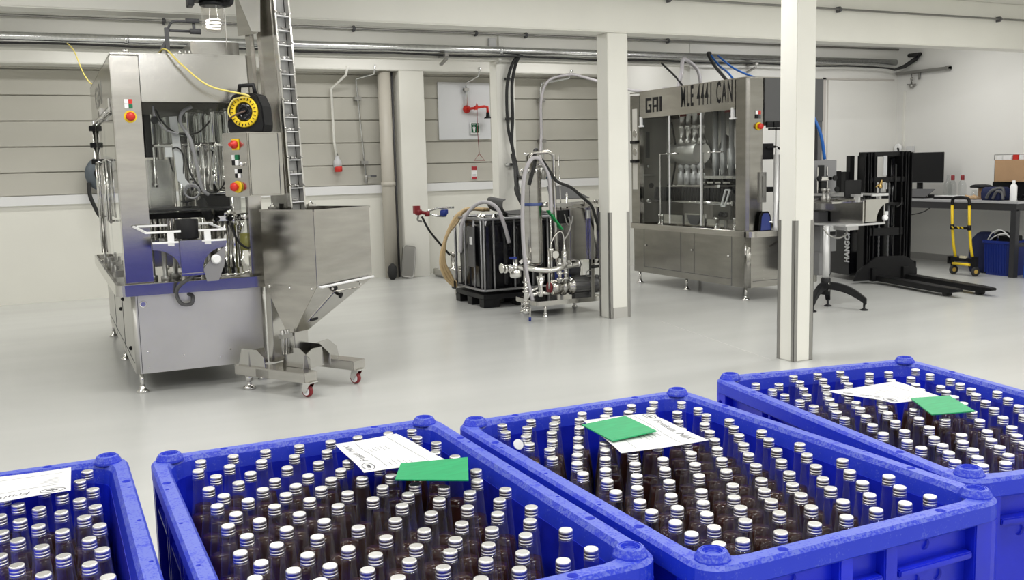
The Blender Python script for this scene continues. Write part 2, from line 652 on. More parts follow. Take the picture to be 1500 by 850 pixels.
def crate_meshes():
    body = MB()
    body.rings([rrect(0.368, 0.568, 0.05, 0.10), rrect(0.372, 0.572, 0.05, 0.82), rrect(0.350, 0.550, 0.075, 0.82),
                rrect(0.344, 0.544, 0.072, FLOORZ)], caps=True, smooth=False)
    # corner pillars, vertical ribs and horizontal ledges of the outer walls
    for sx in (-1, 1):
        for sy in (-1, 1):
            p = [(sx * (0.398 - 0.05 + 0.05 * math.cos(a)), sy * (0.598 - 0.05 + 0.05 * math.sin(a))) for a in [PI / 2 * i / 5 for i in range(6)]]
            poly = [(sx * 0.30, sy * 0.598)] + p[::-1] + [(sx * 0.398, sy * 0.50), (sx * 0.365, sy * 0.50), (sx * 0.365, sy * 0.565), (sx * 0.30, sy * 0.565)]
            body.prism(poly, 'z', 0.0, 0.825)
        for y in (-0.28, -0.235, 0.235, 0.28, -0.03, 0.03):
            body.box(sx * 0.365, sx * 0.396, y - 0.008, y + 0.008, 0.1, 0.825)
        body.box(sx * 0.365, sx * 0.394, -0.255, -0.495, 0.748, 0.762)
        body.box(sx * 0.365, sx * 0.394, 0.255, 0.495, 0.748, 0.762)
        body.box(sx * 0.365, sx * 0.394, -0.225, 0.225, 0.748, 0.762)
        body.box(sx * 0.365, sx * 0.394, -0.495, 0.495, 0.40, 0.42)
        body.box(sx * 0.365, sx * 0.394, -0.495, 0.495, 0.10, 0.125)
    for sy in (-1, 1):
        for x in (-0.06, 0.06):
            body.box(x - 0.018, x + 0.018, sy * 0.565, sy * 0.596, 0.1, 0.825)
        for x0, x1 in ((-0.295, -0.085), (-0.04, 0.04), (0.085, 0.295)):
            body.box(x0, x1, sy * 0.565, sy * 0.596, 0.748, 0.764)
            body.box(x0, x1, sy * 0.565, sy * 0.594, 0.40, 0.42)
        body.box(-0.295, 0.295, sy * 0.565, sy * 0.594, 0.10, 0.125)
    # feet
    for x in (-0.33, 0.33):
        body.box(x - 0.05, x + 0.05, -0.55, 0.55, 0.0, 0.1)
    me_body = body.mesh('body', CRATE_B, None, 0.003)
    rim = MB()
    rim.rings([rrect(0.355, 0.555, 0.075, 0.817), rrect(0.394, 0.594, 0.055, 0.817), rrect(0.400, 0.600, 0.06, 0.823), rrect(0.400, 0.600, 0.06, RIM - 0.008),
               rrect(0.394, 0.594, 0.06, RIM), rrect(0.366, 0.566, 0.085, RIM), rrect(0.358, 0.558, 0.08, RIM - 0.012),
               rrect(0.351, 0.551, 0.076, 0.817)], closed=True, smooth=False)
    me_rim = rim.mesh('rim', CRATE_R)
    # holes through the rim
    cut = MB()
    for x, y in ((-0.382, 0.35), (0.382, 0.35), (-0.382, -0.35), (0.382, -0.35), (-0.21, 0.582), (0.21, 0.582), (-0.21, -0.582), (0.21, -0.582)):
        cut.lathe((x, y, 0.7), [(0.011, 0), (0.011, 0.25)], 14)
    for x, y in ((-0.386, 0.30), (0.386, 0.30), (-0.386, -0.2), (0.386, -0.2), (-0.386, 0.05), (0.386, 0.05)):
        cut.lathe((x, y, 0.7), [(0.005, 0), (0.005, 0.25)], 10)
    cutw = MB()
    for s_ in (-1, 1):                       # blind holes, from the outside only
        for x, z, r in ((-0.22, 0.72, 0.0135), (-0.155, 0.72, 0.0135), (0.155, 0.72, 0.0135), (0.22, 0.72, 0.0135), (-0.18, 0.795, 0.013), (0.18, 0.795, 0.013)):
            cutw.lathe((x, s_ * 0.7, z), [(r, 0), (r, 0.135)], 14, (0, -s_, 0))
        for y in (0.0, 0.535, -0.535):
            cutw.lathe((s_ * 0.5, y, 0.785), [(0.014, 0), (0.014, 0.135)], 14, (-s_, 0, 0))
    out = []
    for me, c in ((me_rim, cut), (me_body, cutw)):
        o = bpy.data.objects.new('crate_blank', me)
        k = bpy.data.objects.new('crate_cutter', c.mesh('crate_cutter', CRATE_B))
        COL.objects.link(o)
        COL.objects.link(k)
        md = o.modifiers.new('holes', 'BOOLEAN')
        md.operation = 'DIFFERENCE'
        md.solver = 'EXACT'
        md.use_self = True
        md.object = k
        dg = bpy.context.evaluated_depsgraph_get()
        new = bpy.data.meshes.new_from_object(o.evaluated_get(dg))
        ok = len(new.polygons) >= len(me.polygons) * 0.8
        out.append(new if ok else me)
        bpy.data.objects.remove(o)
        bpy.data.objects.remove(k)
    boss = MB()
    rings = []
    for f, z in ((0.86, RIM - 0.004), (0.82, RIM + 0.003), (0.64, RIM + 0.016), (0.58, RIM + 0.018), (0.48, RIM + 0.018), (0.40, RIM + 0.008)):
        rings.append([((0.043 * math.cos(2 * PI * i / 12 + 0.2)) * f, (0.041 * math.sin(2 * PI * i / 12 + 0.2)) * f, z) for i in range(12)])
    boss.rings(rings, smooth=False)
    out.append(boss.mesh('corner_boss', CRATE_R, None, 0.002))
    return out


ME_BODY, ME_RIM, ME_BOSS = crate_meshes()
CRATES = {1: (-0.253, 2.112, 0.0), 2: (0.597, 2.047, 0.0), 3: (1.424, 1.957, 0.0), 4: (2.317, 1.998, math.radians(-9))}
CRATE_LABEL = {
    1: 'worn blue plastic pallet box of bottles, cut off by the left picture edge',
    2: 'worn blue plastic pallet box whose green board lies on the near side of its paper',
    3: 'worn blue plastic pallet box whose green board lies on top of its paper',
    4: 'worn blue plastic pallet box standing askew, nearest the white column with corner guards'}
CRATE_WORD = {1: 'leftmost', 2: 'second', 3: 'third', 4: 'rightmost'}
for k, (cx, cy, a) in CRATES.items():
    t = thing('pallet_box', CRATE_LABEL[k], 'crate', (cx, cy, 0), a, 'blue pallet boxes of bottles')
    parts = [('body', ME_BODY, (0, 0, 0), 0), ('rim', ME_RIM, (0, 0, 0), 0)]
    for i, (sx, sy) in enumerate(((-1, 1), (1, 1), (-1, -1), (1, -1))):
        parts.append(('corner_boss', ME_BOSS, (sx * 0.352, sy * 0.552, 0), i * PI / 2))
    for nm, me, lc, r in parts:
        o = bpy.data.objects.new(nm, me)
        o.location = lc
        o.rotation_euler = (0, 0, r)
        COL.objects.link(o)
        o.parent = t

# ---------------------------------------------------------------- bottles
BOTTLES = {
    1: [(308,498),(283,417),(308,331),(239,327),(276,266),(149,302),(195,253),(235,198),(280,134),(308,197),(116,241),(153,184),(190,128),(234,68),(308,69),(119,126),(153,60),(197,-5),(283,-8),(308,-84),(125,-18),(155,-85),(237,-80),(277,-151),(197,-159),(308,-229),(120,380),(120,460),(200,400)],
    2: [(-294,499),(-205,508),(-121,508),(-34,508),(52,508),(-308,423),(-231,422),(-149,421),(-64,420),(23,422),(-278,351),(-191,335),(-107,332),(-24,330),(-308,265),(-234,270),(-154,248),(-73,246),(-280,196),(-196,194),(-116,185),(-34,189),(-238,136),(-156,129),(-72,133),(-112,67),(-308,133),(-281,60),(-197,62),(-241,-8),(-156,-12),(-117,-80),(-308,-9),(-282,-88),(-199,-86),(-154,-165),(-237,-163),(-308,-172),(-283,-237),(-199,-244),(-241,-306),(-308,-307),(-203,-377),(-171,-317),(134,508),(218,508),(303,508),(277,422),(308,345),(264,266),(43,304),(308,205),(11,245),(34,155),(100,138),(308,73),(270,-4),(133,43),(58,69),(182,-3),(-28,69),(94,-12),(223,-72),(14,-2),(142,-75),(-71,-6),(58,-77),(178,-154),(13,-152),(95,-153),(129,-238),(-71,-155),(47,-239),(-33,-238),(86,-311),(-119,-249),(3,-312),(-81,-314),(-35,-368),(50,-368),(-118,-371),(10,-434),(-75,-435),(302,-89),(261,-152),(298,-225),(218,-223),(259,-297),(302,-380),(172,-302),(216,-363),(131,-370),(298,-492),(174,-439),(95,-435),(222,-508),(130,-508),(52,-508),(100,220),(160,280),(180,360)],
    3: [(-279,506),(-308,436),(-183,508),(-227,446),(-270,371),(-308,297),(-105,508),(-143,444),(-190,367),(-232,293),(-271,227),(-308,158),(-16,508),(-58,447),(-105,369),(-157,283),(-199,210),(-234,150),(-270,89),(-308,12),(73,508),(25,445),(-120,206),(-154,148),(-192,84),(-236,11),(157,508),(109,449),(238,508),(190,446),(143,374),(308,462),(308,376),(230,370),(174,286),(132,208),(282,303),(223,224),(182,154),(146,86),(104,15),(59,-63),(10,-141),(304,222),(267,153),(230,86),(184,12),(139,-64),(62,84),(19,17),(-26,-63),(-107,86),(-152,13),(-66,12),(-111,-61),(-3,122),(-279,-64),(-308,-143),(-195,-65),(-241,-141),(-287,-219),(-308,-287),(-155,-141),(-205,-222),(-241,-291),(-291,-358),(-308,-429),(-72,-141),(-128,-233),(-172,-297),(-208,-356),(-241,-421),(-308,-508),(-45,-232),(-92,-297),(-126,-356),(-165,-423),(-235,-508),(308,87),(271,10),(223,-68),(175,-144),(122,-231),(308,-62),(264,-142),(214,-222),(164,-303),(302,-220),(258,-291),(219,-363),(77,-301),(94,-144),(36,-233),(-7,-297),(-39,-356),(-76,-426),(46,-361),(9,-431),(-143,-508),(128,-363),(93,-434),(-57,-508),(31,-508),(170,-432),(304,-361),(264,-432),(116,-508),(198,-508),(276,-508),(-60,260),(-20,340),(20,200)],
    4: [(-308,454),(-308,365),(-247,424),(-308,284),(-134,507),(-164,425),(-209,338),(-245,260),(-308,201),(-308,132),(-42,508),(-76,430),(-124,345),(-178,249),(-212,187),(-241,125),(-284,53),(-308,-21),(52,508),(10,430),(-33,346),(123,441),(50,347),(-145,188),(-166,124),(-201,62),(-240,-20),(-284,-108),(-308,-193),(196,433),(125,332),(302,434),(210,339),(152,253),(117,188),(293,353),(299,265),(208,199),(174,132),(147,69),(114,-5),(286,198),(268,133),(230,67),(189,-10),(150,-87),(98,-175),(44,-266),(-3,-331),(308,70),(275,-11),(236,-89),(170,-174),(68,-93),(18,-173),(-42,-270),(-94,-339),(-121,-400),(-155,-461),(-123,51),(-157,-17),(-201,-99),(-241,-192),(-295,-268),(-308,-334),(-69,-13),(-118,-98),(-155,-183),(-212,-269),(-241,-335),(-275,-393),(-308,-452),(-128,-272),(-173,-331),(-199,-393),(-237,-449),(-61,-134),(-270,-508),(-37,-389),(-203,-508),(-100,260),(-80,120),(-40,200)],
}
BH = 0.865 - FLOORZ - 0.001          # bottle height


def bottle_meshes():
    h = BH
    prof = [(0.0, 0.004), (0.027, 0.0), (0.0312, 0.004), (0.0325, 0.012), (0.0325, h - 0.196), (0.0316, h - 0.184), (0.0282, h - 0.160), (0.0242, h - 0.133),
            (0.0205, h - 0.104), (0.0175, h - 0.075), (0.0152, h - 0.048), (0.0138, h - 0.028), (0.0150, h - 0.026), (0.0155, h - 0.0235), (0.0150, h - 0.021),
            (0.0128, h - 0.019), (0.0126, h - 0.004)]
    g = MB().lathe((0, 0, 0), prof, 20, caps=False).mesh('bottle', BGLASS)
    lq = [(0.0, 0.007), (0.0290, 0.006), (0.0305, 0.014), (0.0305, h - 0.197), (0.0296, h - 0.185), (0.0264, h - 0.161), (0.0226, h - 0.134), (0.0203, h - 0.1165), (0.0, h - 0.1160)]
    l = MB().lathe((0, 0, 0), lq, 18, caps=False).mesh('drink', LIQUID)
    c = [(0.0138, h - 0.0205), (0.0143, h - 0.0200), (0.0145, h - 0.0165), (0.0139, h - 0.0160), (0.0139, h - 0.0152), (0.0145, h - 0.0147), (0.0146, h - 0.0100),
         (0.0141, h - 0.0094), (0.0141, h - 0.0086), (0.0146, h - 0.0080), (0.0144, h - 0.0022), (0.0134, h - 0.0004), (0.0120, h), (0.0, h)]
    cp = MB().lathe((0, 0, 0), c, 22, caps=False).mesh('cap', CAPMAT)
    return g, l, cp


ME_GLASS, ME_DRINK, ME_CAP = bottle_meshes()
ORD = ['first', 'second', 'third', 'fourth', 'fifth', 'sixth', 'seventh', 'eighth', 'ninth', 'tenth', 'eleventh', 'twelfth', 'thirteenth',
       'fourteenth', 'fifteenth', 'sixteenth', 'seventeenth', 'eighteenth', 'nineteenth', 'twentieth']
BROOT = None
for k, (cx, cy, a) in CRATES.items():
    ca, sa = math.cos(a), math.sin(a)
    rows = {}
    for x, y in BOTTLES[k]:
        x = max(-308, min(308, x + {2: 8, 3: -8}.get(k, 0)))
        ux, uy = abs(x / 1000) - 0.272, abs(y / 1000) - 0.472          # keep clear of the box's rounded inner corners
        if ux > 0 and uy > 0 and math.hypot(ux, uy) > 0.036:
            q = 0.036 / math.hypot(ux, uy)
            x, y = math.copysign(272 + ux * q * 1000, x), math.copysign(472 + uy * q * 1000, y)
        rows.setdefault(max(0, min(8, int((x / 1000 + 0.315) / 0.07))), []).append((x / 1000, y / 1000))
    used_rows = sorted(rows)
    for ri, r in enumerate(used_rows):
        for bi, (x, y) in enumerate(sorted(rows[r], key=lambda q: -q[1])):
            lab = 'silver-capped bottle, %s from far end, %s lengthwise row from left, %s blue box' % (ORD[bi], ORD[ri], CRATE_WORD[k])
            if BROOT is None:
                o = bpy.data.objects.new('drink_bottle', ME_GLASS)
                BROOT = o
                kids = [bpy.data.objects.new('drink', ME_DRINK), bpy.data.objects.new('cap', ME_CAP)]
                for q in kids:
                    q.parent = o
                    COL.objects.link(q)
                BKIDS = kids
            else:
                o = BROOT.copy()
                for q in BKIDS:
                    c = q.copy()
                    c.parent = o
                    COL.objects.link(c)
            COL.objects.link(o)
            o.location = (cx + x * ca - y * sa, cy + x * sa + y * ca, FLOORZ + 0.0005)
            o.rotation_euler = (random.uniform(-0.012, 0.012), random.uniform(-0.012, 0.012), random.uniform(0, 6))
            tag(o, lab, 'bottle', 'bottles in the %s blue pallet box' % CRATE_WORD[k])

c = MB().lathe((1.115, 2.318, 0.845), [(0.0, 0), (0.0145, 0), (0.0148, 0.002), (0.0148, 0.004), (0.0, 0.004)], 20, axis=(0.1, -0.85, 0.5), caps=False)
tag(c.build('loose_cap', PAPER), 'loose white round cap disc leaning among bottles by the third crate wall', 'bottle cap')

# ---------------------------------------------------------------- papers and green boards on the bottles


def sheet(corners, z, sag, curl=0.0, nx=14, ny=12):
    """corners a,b,c,d round the sheet; returns a function (u,v)->point"""
    a, b_, c_, d = [Vector((*p, 0)) for p in corners]

    def P(u, v):
        p = a.lerp(b_, u).lerp(d.lerp(c_, u), v)
        q = z + sag * math.sin(PI * u * 1.7 + 0.4) * math.sin(PI * v + 0.6) + curl * (abs(u - 0.5) * 2) ** 3
        return Vector((p.x, p.y, q))
    vs, fs = [], []
    for j in range(ny + 1):
        for i in range(nx + 1):
            vs.append(P(i / nx, j / ny))
    for j in range(ny):
        for i in range(nx):
            k = j * (nx + 1) + i
            fs.append((k, k + 1, k + nx + 2, k + nx + 1))
    top = MB()
    n = len(vs)
    allv = vs + [v - Vector((0, 0, 0.0006)) for v in vs]
    f2 = fs + [tuple(n + q for q in f[::-1]) for f in fs]
    W = nx + 1
    edge = [i for i in range(nx + 1)] + [j * W + nx for j in range(1, ny + 1)] + [ny * W + i for i in range(nx - 1, -1, -1)] + [j * W for j in range(ny - 1, 0, -1)]
    for i in range(len(edge)):
        p, q = edge[i], edge[(i + 1) % len(edge)]
        f2.append((p, n + p, n + q, q))
    top.add(allv, f2, True)
    return top, P


def print_on(P, uv_lines, parent, name, mt, wd=0.0016):
    """thin printed strokes following the sheet: list of polylines in sheet u,v"""
    m_ = MB()
    for ln in uv_lines:
        pts = [P(u, v) + Vector((0, 0, 0.0007)) for u, v in ln]
        for p, q in zip(pts[:-1], pts[1:]):
            d = (q - p)
            if d.length < 1e-6:
                continue
            s = d.cross(Vector((0, 0, 1))).normalized() * wd / 2
            m_.add([p - s, p + s, q + s, q - s], [(0, 1, 2, 3)])
    return m_.build(name, mt, parent)


def delivery_note(corners, z, sag, curl, label, flip, vis=(0, 1)):
    mb_, P = sheet(corners, z, sag, curl)
    o = tag(mb_.build('delivery_note', PAPER), label, 'paper', 'papers lying on the bottles')

    def Q(u, v):
        return P(u, v)
    # heading along the top edge of the page, an oval stamp in the corner, fine text lines
    f = flip
    M = lambda u, v: f(u, v)
    el = [[M(0.13 + 0.09 * math.cos(t), 0.10 + 0.065 * math.sin(t)) for t in [2 * PI * i / 26 for i in range(27)]]]
    blot = [[M(0.08 + 0.1 * i / 10, 0.10 + 0.02 * math.sin(i * 2.3)) for i in range(11)], [M(0.09 + 0.08 * i / 10, 0.115 + 0.012 * math.cos(i * 3.1)) for i in range(11)]]
    print_on(Q, el + blot, o, 'stamp', INK, 0.0022)
    lines = []
    for i in range(5):
        v = 0.36 + 0.06 * i
        lines.append([M(0.08 + 0.02 * j, v) for j in range(int(5 + (i * 7) % 4))])
        lines.append([M(0.58 + 0.02 * j, v) for j in range(int(7 + (i * 5) % 4))])
    lines.append([M(0.06 + 0.044 * j, 0.29) for j in range(21)])
    lines.append([M(0.06 + 0.044 * j, 0.80) for j in range(21)])
    print_on(Q, lines, o, 'small_lettering', INKL, 0.0022)
    # heading lettering bent onto the sheet
    t_ = text_mb('Fruisdr. MIX', 0.08, Matrix.Identity(4), 0.0, 1.0, 0.0, shear=0.25)
    xs = [v[0] for v in t_.v]
    w_ = max(xs)
    hb = MB()
    hb.add([Q(*M(0.28 + 0.62 * v[0] / w_, 0.17 - 0.13 * v[1] / 0.08)) + Vector((0, 0, 0.0007)) for v in t_.v], t_.f)
    hb.build('heading', mat('heading_ink', (0.22, 0.22, 0.23), 0.7), o)
    return o


delivery_note([(0.648, 2.210), (0.655, 2.495), (0.830, 2.500), (0.865, 2.190)], 0.8725, 0.004, 0.0,
              'white printed sheet partly tucked beside the green board, second blue box from left', lambda u, v: (u, v))
delivery_note([(1.545, 2.325), (1.53, 2.020), (1.265, 2.030), (1.345, 2.36)], 0.8725, 0.004, 0.0,
              'white printed sheet lying underneath a green board, third blue box', lambda u, v: (u, v))
delivery_note([(0.006, 2.430), (-0.29, 2.415), (-0.30, 2.640), (0.012, 2.634)], 0.8725, 0.003, 0.0,
              'white printed sheet with an oval stamp in the leftmost blue box', lambda u, v: (u, v))
delivery_note([(2.225, 2.050), (2.180, 2.275), (2.450, 2.255), (2.415, 2.010)], 0.8725, 0.005, 0.0,
              'wavy white printed sheet lying beside a green board in the rightmost blue box', lambda u, v: (u, v))


def green_board(c, z, tilt, label):
    g = MB()
    lo = [(p[0], p[1], z + t) for p, t in zip(c, tilt)]
    hi = [(p[0], p[1], z + t + 0.003) for p, t in zip(c, tilt)]
    g.add(lo + hi, [(3, 2, 1, 0), (4, 5, 6, 7), (0, 1, 5, 4), (1, 2, 6, 5), (2, 3, 7, 6), (3, 0, 4, 7)])
    tag(g.build('green_board', GREENPAD), label, 'board', 'green boards lying on the bottles')


green_board([(0.688, 2.096), (0.836, 2.006), (0.904, 2.170), (0.741, 2.207)], 0.8795, (0, 0, 0, 0), 'thin green board lying on the near corner of a paper, second blue box')
green_board([(1.29, 2.114), (1.444, 2.136), (1.455, 2.311), (1.301, 2.293)], 0.8785, (0, 0, 0, 0), 'thin green board lying squarely on top of a paper, third blue box')
green_board([(2.204, 1.894), (2.336, 1.858), (2.411, 2.011), (2.29, 2.046)], 0.8785, (-0.004, -0.004, 0, 0), 'thin green board lying on bottle caps in the rightmost blue box')

# ---------------------------------------------------------------- bottle filling machine at the left


def levelling_leg(parent, x, y, z_top, foot_r=0.045, name='leg'):
    l = MB()
    l.cyl((x, y, 0.03), (x, y, z_top), 0.016, n=12)
    l.lathe((x, y, 0), [(foot_r, 0.0), (foot_r, 0.012), (foot_r * 0.55, 0.026), (0.02, 0.034), (0.02, 0.05), (0.012, 0.055)], 18)
    return l.build(name, CHROME, parent)


def rr_box(mb, x0, x1, y0, y1, z0, z1, r, k=4):
    cx, cy = (x0 + x1) / 2, (y0 + y1) / 2
    A = [(cx + p[0], cy + p[1], z0) for p in rrect((x1 - x0) / 2, (y1 - y0) / 2, r, 0, k)]
    B = [(p[0], p[1], z1) for p in A]
    n = len(A)
    sm = []
    fs = []
    for i in range(n):
        fs.append((i, (i + 1) % n, n + (i + 1) % n, n + i))
        sm.append(i % (k + 1) != k)
    fs += [tuple(range(n))[::-1], tuple(range(n, 2 * n))]
    sm += [False, False]
    mb.add(A + B, fs, sm)
    return mb


def tray(mb, x0, x1, y0, y1, z0, z1, r, lip, floor):
    cx, cy, hx, hy = (x0 + x1) / 2, (y0 + y1) / 2, (x1 - x0) / 2, (y1 - y0) / 2

    def ring(d, rr, z):
        return [(cx + p[0], cy + p[1], z) for p in rrect(hx - d, hy - d, max(rr, 0.01), 0, 5)]
    mb.rings([ring(0.0, r, z0), ring(0.0, r, z1 - 0.004), ring(0.004, r - 0.004, z1), ring(lip, r - lip, z1), ring(lip + 0.004, r - lip - 0.004, floor)],
             caps=True, smooth=False)
    return mb


def estop(parent, c, nrm, r=0.032):
    c, nrm = Vector(c), Vector(nrm).normalized()
    y_ = MB().lathe(c, [(r * 1.35, 0), (r * 1.35, 0.012)], 22, axis=nrm).build('emergency_stop', YELLOW, parent, label='round yellow collar of an emergency stop')
    MB().lathe(c + nrm * 0.012, [(r * 0.55, 0), (r * 0.55, 0.014), (r * 0.95, 0.02), (r, 0.03), (r * 0.85, 0.042), (r * 0.3, 0.047), (0.0, 0.048)], 20, axis=nrm, caps=False) \
        .build('push_button', RED, y_, label='red mushroom push button')


def switch_block(parent, c, xa, ya, cols, s=0.026):
    """two by two block of small rectangular buttons, xa along the panel, ya up"""
    c, xa, ya = Vector(c), Vector(xa).normalized(), Vector(ya).normalized()
    n = xa.cross(ya)
    for i, cl in enumerate(cols):
        p = c + xa * ((i % 2) - 0.5) * s * 1.1 + ya * (0.5 - (i // 2)) * s * 1.3
        M = basis(p, xa, ya)
        MB(M).box(-s / 2, s / 2, -s * 0.6, s * 0.6, 0.0, 0.012).build('switch', cl, parent, 0.002)


fm = thing('filling_machine', 'large stainless bottle filling machine at left, glazed above a steel cabinet on levelling feet', 'machine', (1.0, 9.0, 0))
X0, X1, Y0, Y1 = 0.5, 1.48, 7.5, 10.55
bsf = MB()
rr_box(bsf, X0 + 0.02, X1, Y0, Y1 - 0.05, 0.15, 0.75, 0.03)
base = bsf.build('base_cabinet', STEELC, fm)
sm_ = MB()
for y in (8.45, 9.45):
    sm_.box(X0 + 0.0165, X0 + 0.0215, y - 0.004, y + 0.004, 0.17, 0.74)
sm_.box(X0 + 0.0165, X0 + 0.0215, Y0 + 0.06, Y1 - 0.1, 0.225, 0.229)
sm_.box(X0 + 0.06, X0 + 0.065, Y0 - 0.0025, Y0 + 0.002, 0.155, 0.745)
sm_.build_each('panel_gap', DGREY, base)
for y, z in ((8.3, 0.62), (8.62, 0.5), (9.3, 0.62), (8.62, 0.62), (7.8, 0.3)):
    MB().lathe((X0 + 0.02, y, z), [(0.016, 0), (0.016, 0.012), (0.006, 0.02)], 12, axis=(-1, 0, 0)).build('latch', BLACK, base)
MB().lathe((0.60, Y0, 0.665), [(0.026, 0), (0.026, 0.01), (0.018, 0.012), (0.018, 0.008), (0.0, 0.008)], 18, axis=(0, -1, 0), caps=False).build('lock', CHROME, base)
sc = MB()
for x, z in ((0.61, 0.31), (0.61, 0.19), (0.86, 0.26), (1.12, 0.22), (1.2, 0.27)):
    sc.lathe((x, Y0, z), [(0.008, 0), (0.006, 0.005)], 8, axis=(0, -1, 0))
sc.build_each('screw', CHROME, base)
tray(MB(), X0 - 0.08, X1 + 0.06, Y0 - 0.07, Y1 + 0.03, 0.735, 0.82, 0.06, 0.02, 0.775).build('drip_tray', STEELH, fm)
for x, y in ((0.56, 7.57), (1.45, 7.57), (0.55, 9.03), (1.45, 9.03), (0.54, 10.42), (1.45, 10.42)):
    levelling_leg(fm, x, y, 0.15)
# posts and hood
MB().box(0.495, 0.685, 7.495, 7.64, 0.78, 2.44).build('corner_post', STEEL, fm, 0.006)
MB().box(1.40, 1.50, 7.53, 7.64, 0.78, 2.44).build('corner_post', STEEL, fm, 0.006)
MB().box(0.51, 0.57, 10.42, 10.5, 0.78, 2.45).build('corner_post', STEEL, fm, 0.006)
MB().box(1.43, 1.50, 10.42, 10.5, 0.78, 2.45).build('corner_post', STEEL, fm, 0.006)
hood = MB()
hood.box(0.69, 1.50, 7.50, 7.53, 2.12, 2.45)
hood.box(0.50, 0.53, 7.645, 10.50, 2.12, 2.45)
hood.box(1.48, 1.51, 7.645, 10.50, 2.12, 2.45)
hood.box(0.50, 1.51, 10.5, 10.53, 2.12, 2.45)
hood.box(0.5, 1.51, 7.5, 10.53, 2.45, 2.465)
hd = hood.build('hood', STEELH, fm, 0.003)
sl = text_mb('GAI', 0.25, basis((0.4985, 9.75, 2.2), (0, -1, 0), (0, 0, 1)), 0.004, 2.6, 0.001)
sl.build('lettering', DSTEEL, hd)
# controls on the post
switch_block(fm, (0.60, 7.5, 2.105), (1, 0, 0), (0, 0, 1), (PAPER, RED, PAPER, GREEN))
estop(fm, (0.606, 7.5, 2.015), (0, -1, 0))
# clear doors with rods, wire handles and hinges
MB().box(0.512, 0.52, 7.66, 9.0, 0.86, 2.1).build('side_door', CLEAR, fm)
MB().box(0.512, 0.52, 9.03, 10.38, 0.86, 2.1).build('side_door', CLEAR, fm)
MB().box(0.70, 1.38, 7.512, 7.518, 1.32, 2.11).build('front_screen', CLEAR, fm)
rail = MB()
rail.tube([(0.49, 7.7, 2.085), (0.49, 10.36, 2.085)], 0.012, 10)
rail.tube([(0.50, 10.36, 2.13), (0.50, 10.36, 0.85)], 0.018, 10)
for y in (7.75, 8.9, 9.1):
    rail.box(0.48, 0.5, y - 0.02, y + 0.02, 2.06, 2.16)
rail.build('door_rail', CHROME, fm)
for i, y in enumerate((8.25, 9.35)):
    h = MB()
    h.tube([(0.51, y - 0.16, 1.72), (0.46, y - 0.16, 1.72), (0.46, y + 0.2, 1.72)], 0.008, 8)
    h.tube([(0.46, y - 0.16, 1.72), (0.46, y - 0.16, 1.24), (0.46, y + 0.2, 1.24), (0.46, y + 0.2, 1.72)], 0.009, 8)
    h.tube([(0.46, y + 0.2, 1.24), (0.51, y + 0.2, 1.24)], 0.008, 8)
    h.build('door_handle', CHROME, fm)
for z in (2.06, 1.9, 1.74):
    MB().box(0.455, 0.51, 10.30, 10.42, z - 0.025, z + 0.025).build('hinge', BLACK, fm, 0.004)
lt = MB()
for y in (8.1, 8.55, 9.0, 9.5):
    lt.box(0.46, 0.52, y - 0.05, y + 0.05, 0.82, 0.87)
    lt.cyl((0.47, y, 0.82), (0.47, y, 0.91), 0.012, n=8)
lt.build_each('door_latch', DSTEEL, fm)
# inside: carousel columns, bowl, neck guide, conveyor
MB().box(0.66, 0.98, 8.42, 8.44, 0.85, 1.72).build('inner_panel', STEELH, fm, 0.002)
MB().box(0.69, 0.90, 8.39, 8.42, 1.08, 1.33).build('inner_window', BLACK, fm, 0.002)
MB().box(0.72, 0.86, 8.36, 8.42, 1.74, 2.08).build('inner_bracket', BLACK, fm, 0.003)
cr = MB()
for x, y, z0, z1, r in ((1.02, 8.2, 1.30, 1.93, 0.034), (1.085, 8.22, 1.30, 1.93, 0.030), (1.17, 8.1, 1.42, 2.10, 0.014), (1.13, 8.35, 1.3, 2.1, 0.034), (1.22, 8.3, 1.45, 2.1, 0.026),
                       (1.30, 8.2, 0.80, 2.1, 0.030), (1.36, 8.15, 1.0, 2.1, 0.018), (1.26, 8.6, 0.8, 2.1, 0.05), (1.41, 8.3, 0.8, 2.1, 0.03), (0.95, 8.9, 0.8, 2.1, 0.03), (0.75, 9.2, 0.8, 2.1, 0.03)):
    cr.lathe((x, y, z0), [(r * 1.35, 0), (r * 1.35, 0.03), (r, 0.035), (r, z1 - z0 - 0.04), (r * 1.25, z1 - z0 - 0.035), (r * 1.25, z1 - z0)], 16)
for x, y, z0, z1, r in ((0.90, 8.7, 0.8, 2.1, 0.022), (1.0, 8.75, 0.8, 2.1, 0.03), (1.10, 8.8, 0.8, 1.75, 0.045), (1.21, 8.7, 0.8, 2.1, 0.02), (1.33, 8.75, 0.8, 2.1, 0.035),
                       (0.83, 8.30, 1.5, 2.1, 0.012), (1.06, 8.0, 1.55, 2.1, 0.010), (1.24, 7.95, 1.5, 2.1, 0.012), (1.34, 7.9, 1.3, 2.1, 0.016)):
    cr.lathe((x, y, z0), [(r * 1.35, 0), (r * 1.35, 0.03), (r, 0.035), (r, z1 - z0 - 0.04), (r * 1.25, z1 - z0 - 0.035), (r * 1.25, z1 - z0)], 16)
cr.build_each('guide_column', CHROME, fm)
MB().lathe((1.12, 8.3, 1.84), [(0.30, 0), (0.30, 0.02), (0.295, 0.25), (0.295, 0.26), (0.285, 0.26), (0.285, 0.02)], 36).build('clear_shroud', CLEAR, fm)
MB().lathe((1.12, 8.3, 1.815), [(0.31, 0), (0.31, 0.025), (0.1, 0.025)], 36).build('ring_plate', CHROME, fm)
tur = MB()
tur.lathe((1.28, 8.05, 0.80), [(0.19, 0), (0.19, 0.03), (0.13, 0.035), (0.13, 0.44), (0.16, 0.45), (0.16, 0.62), (0.205, 0.63), (0.205, 0.665), (0.05, 0.67)], 32)
tur.build('turret', STEEL, fm)
pis = MB()
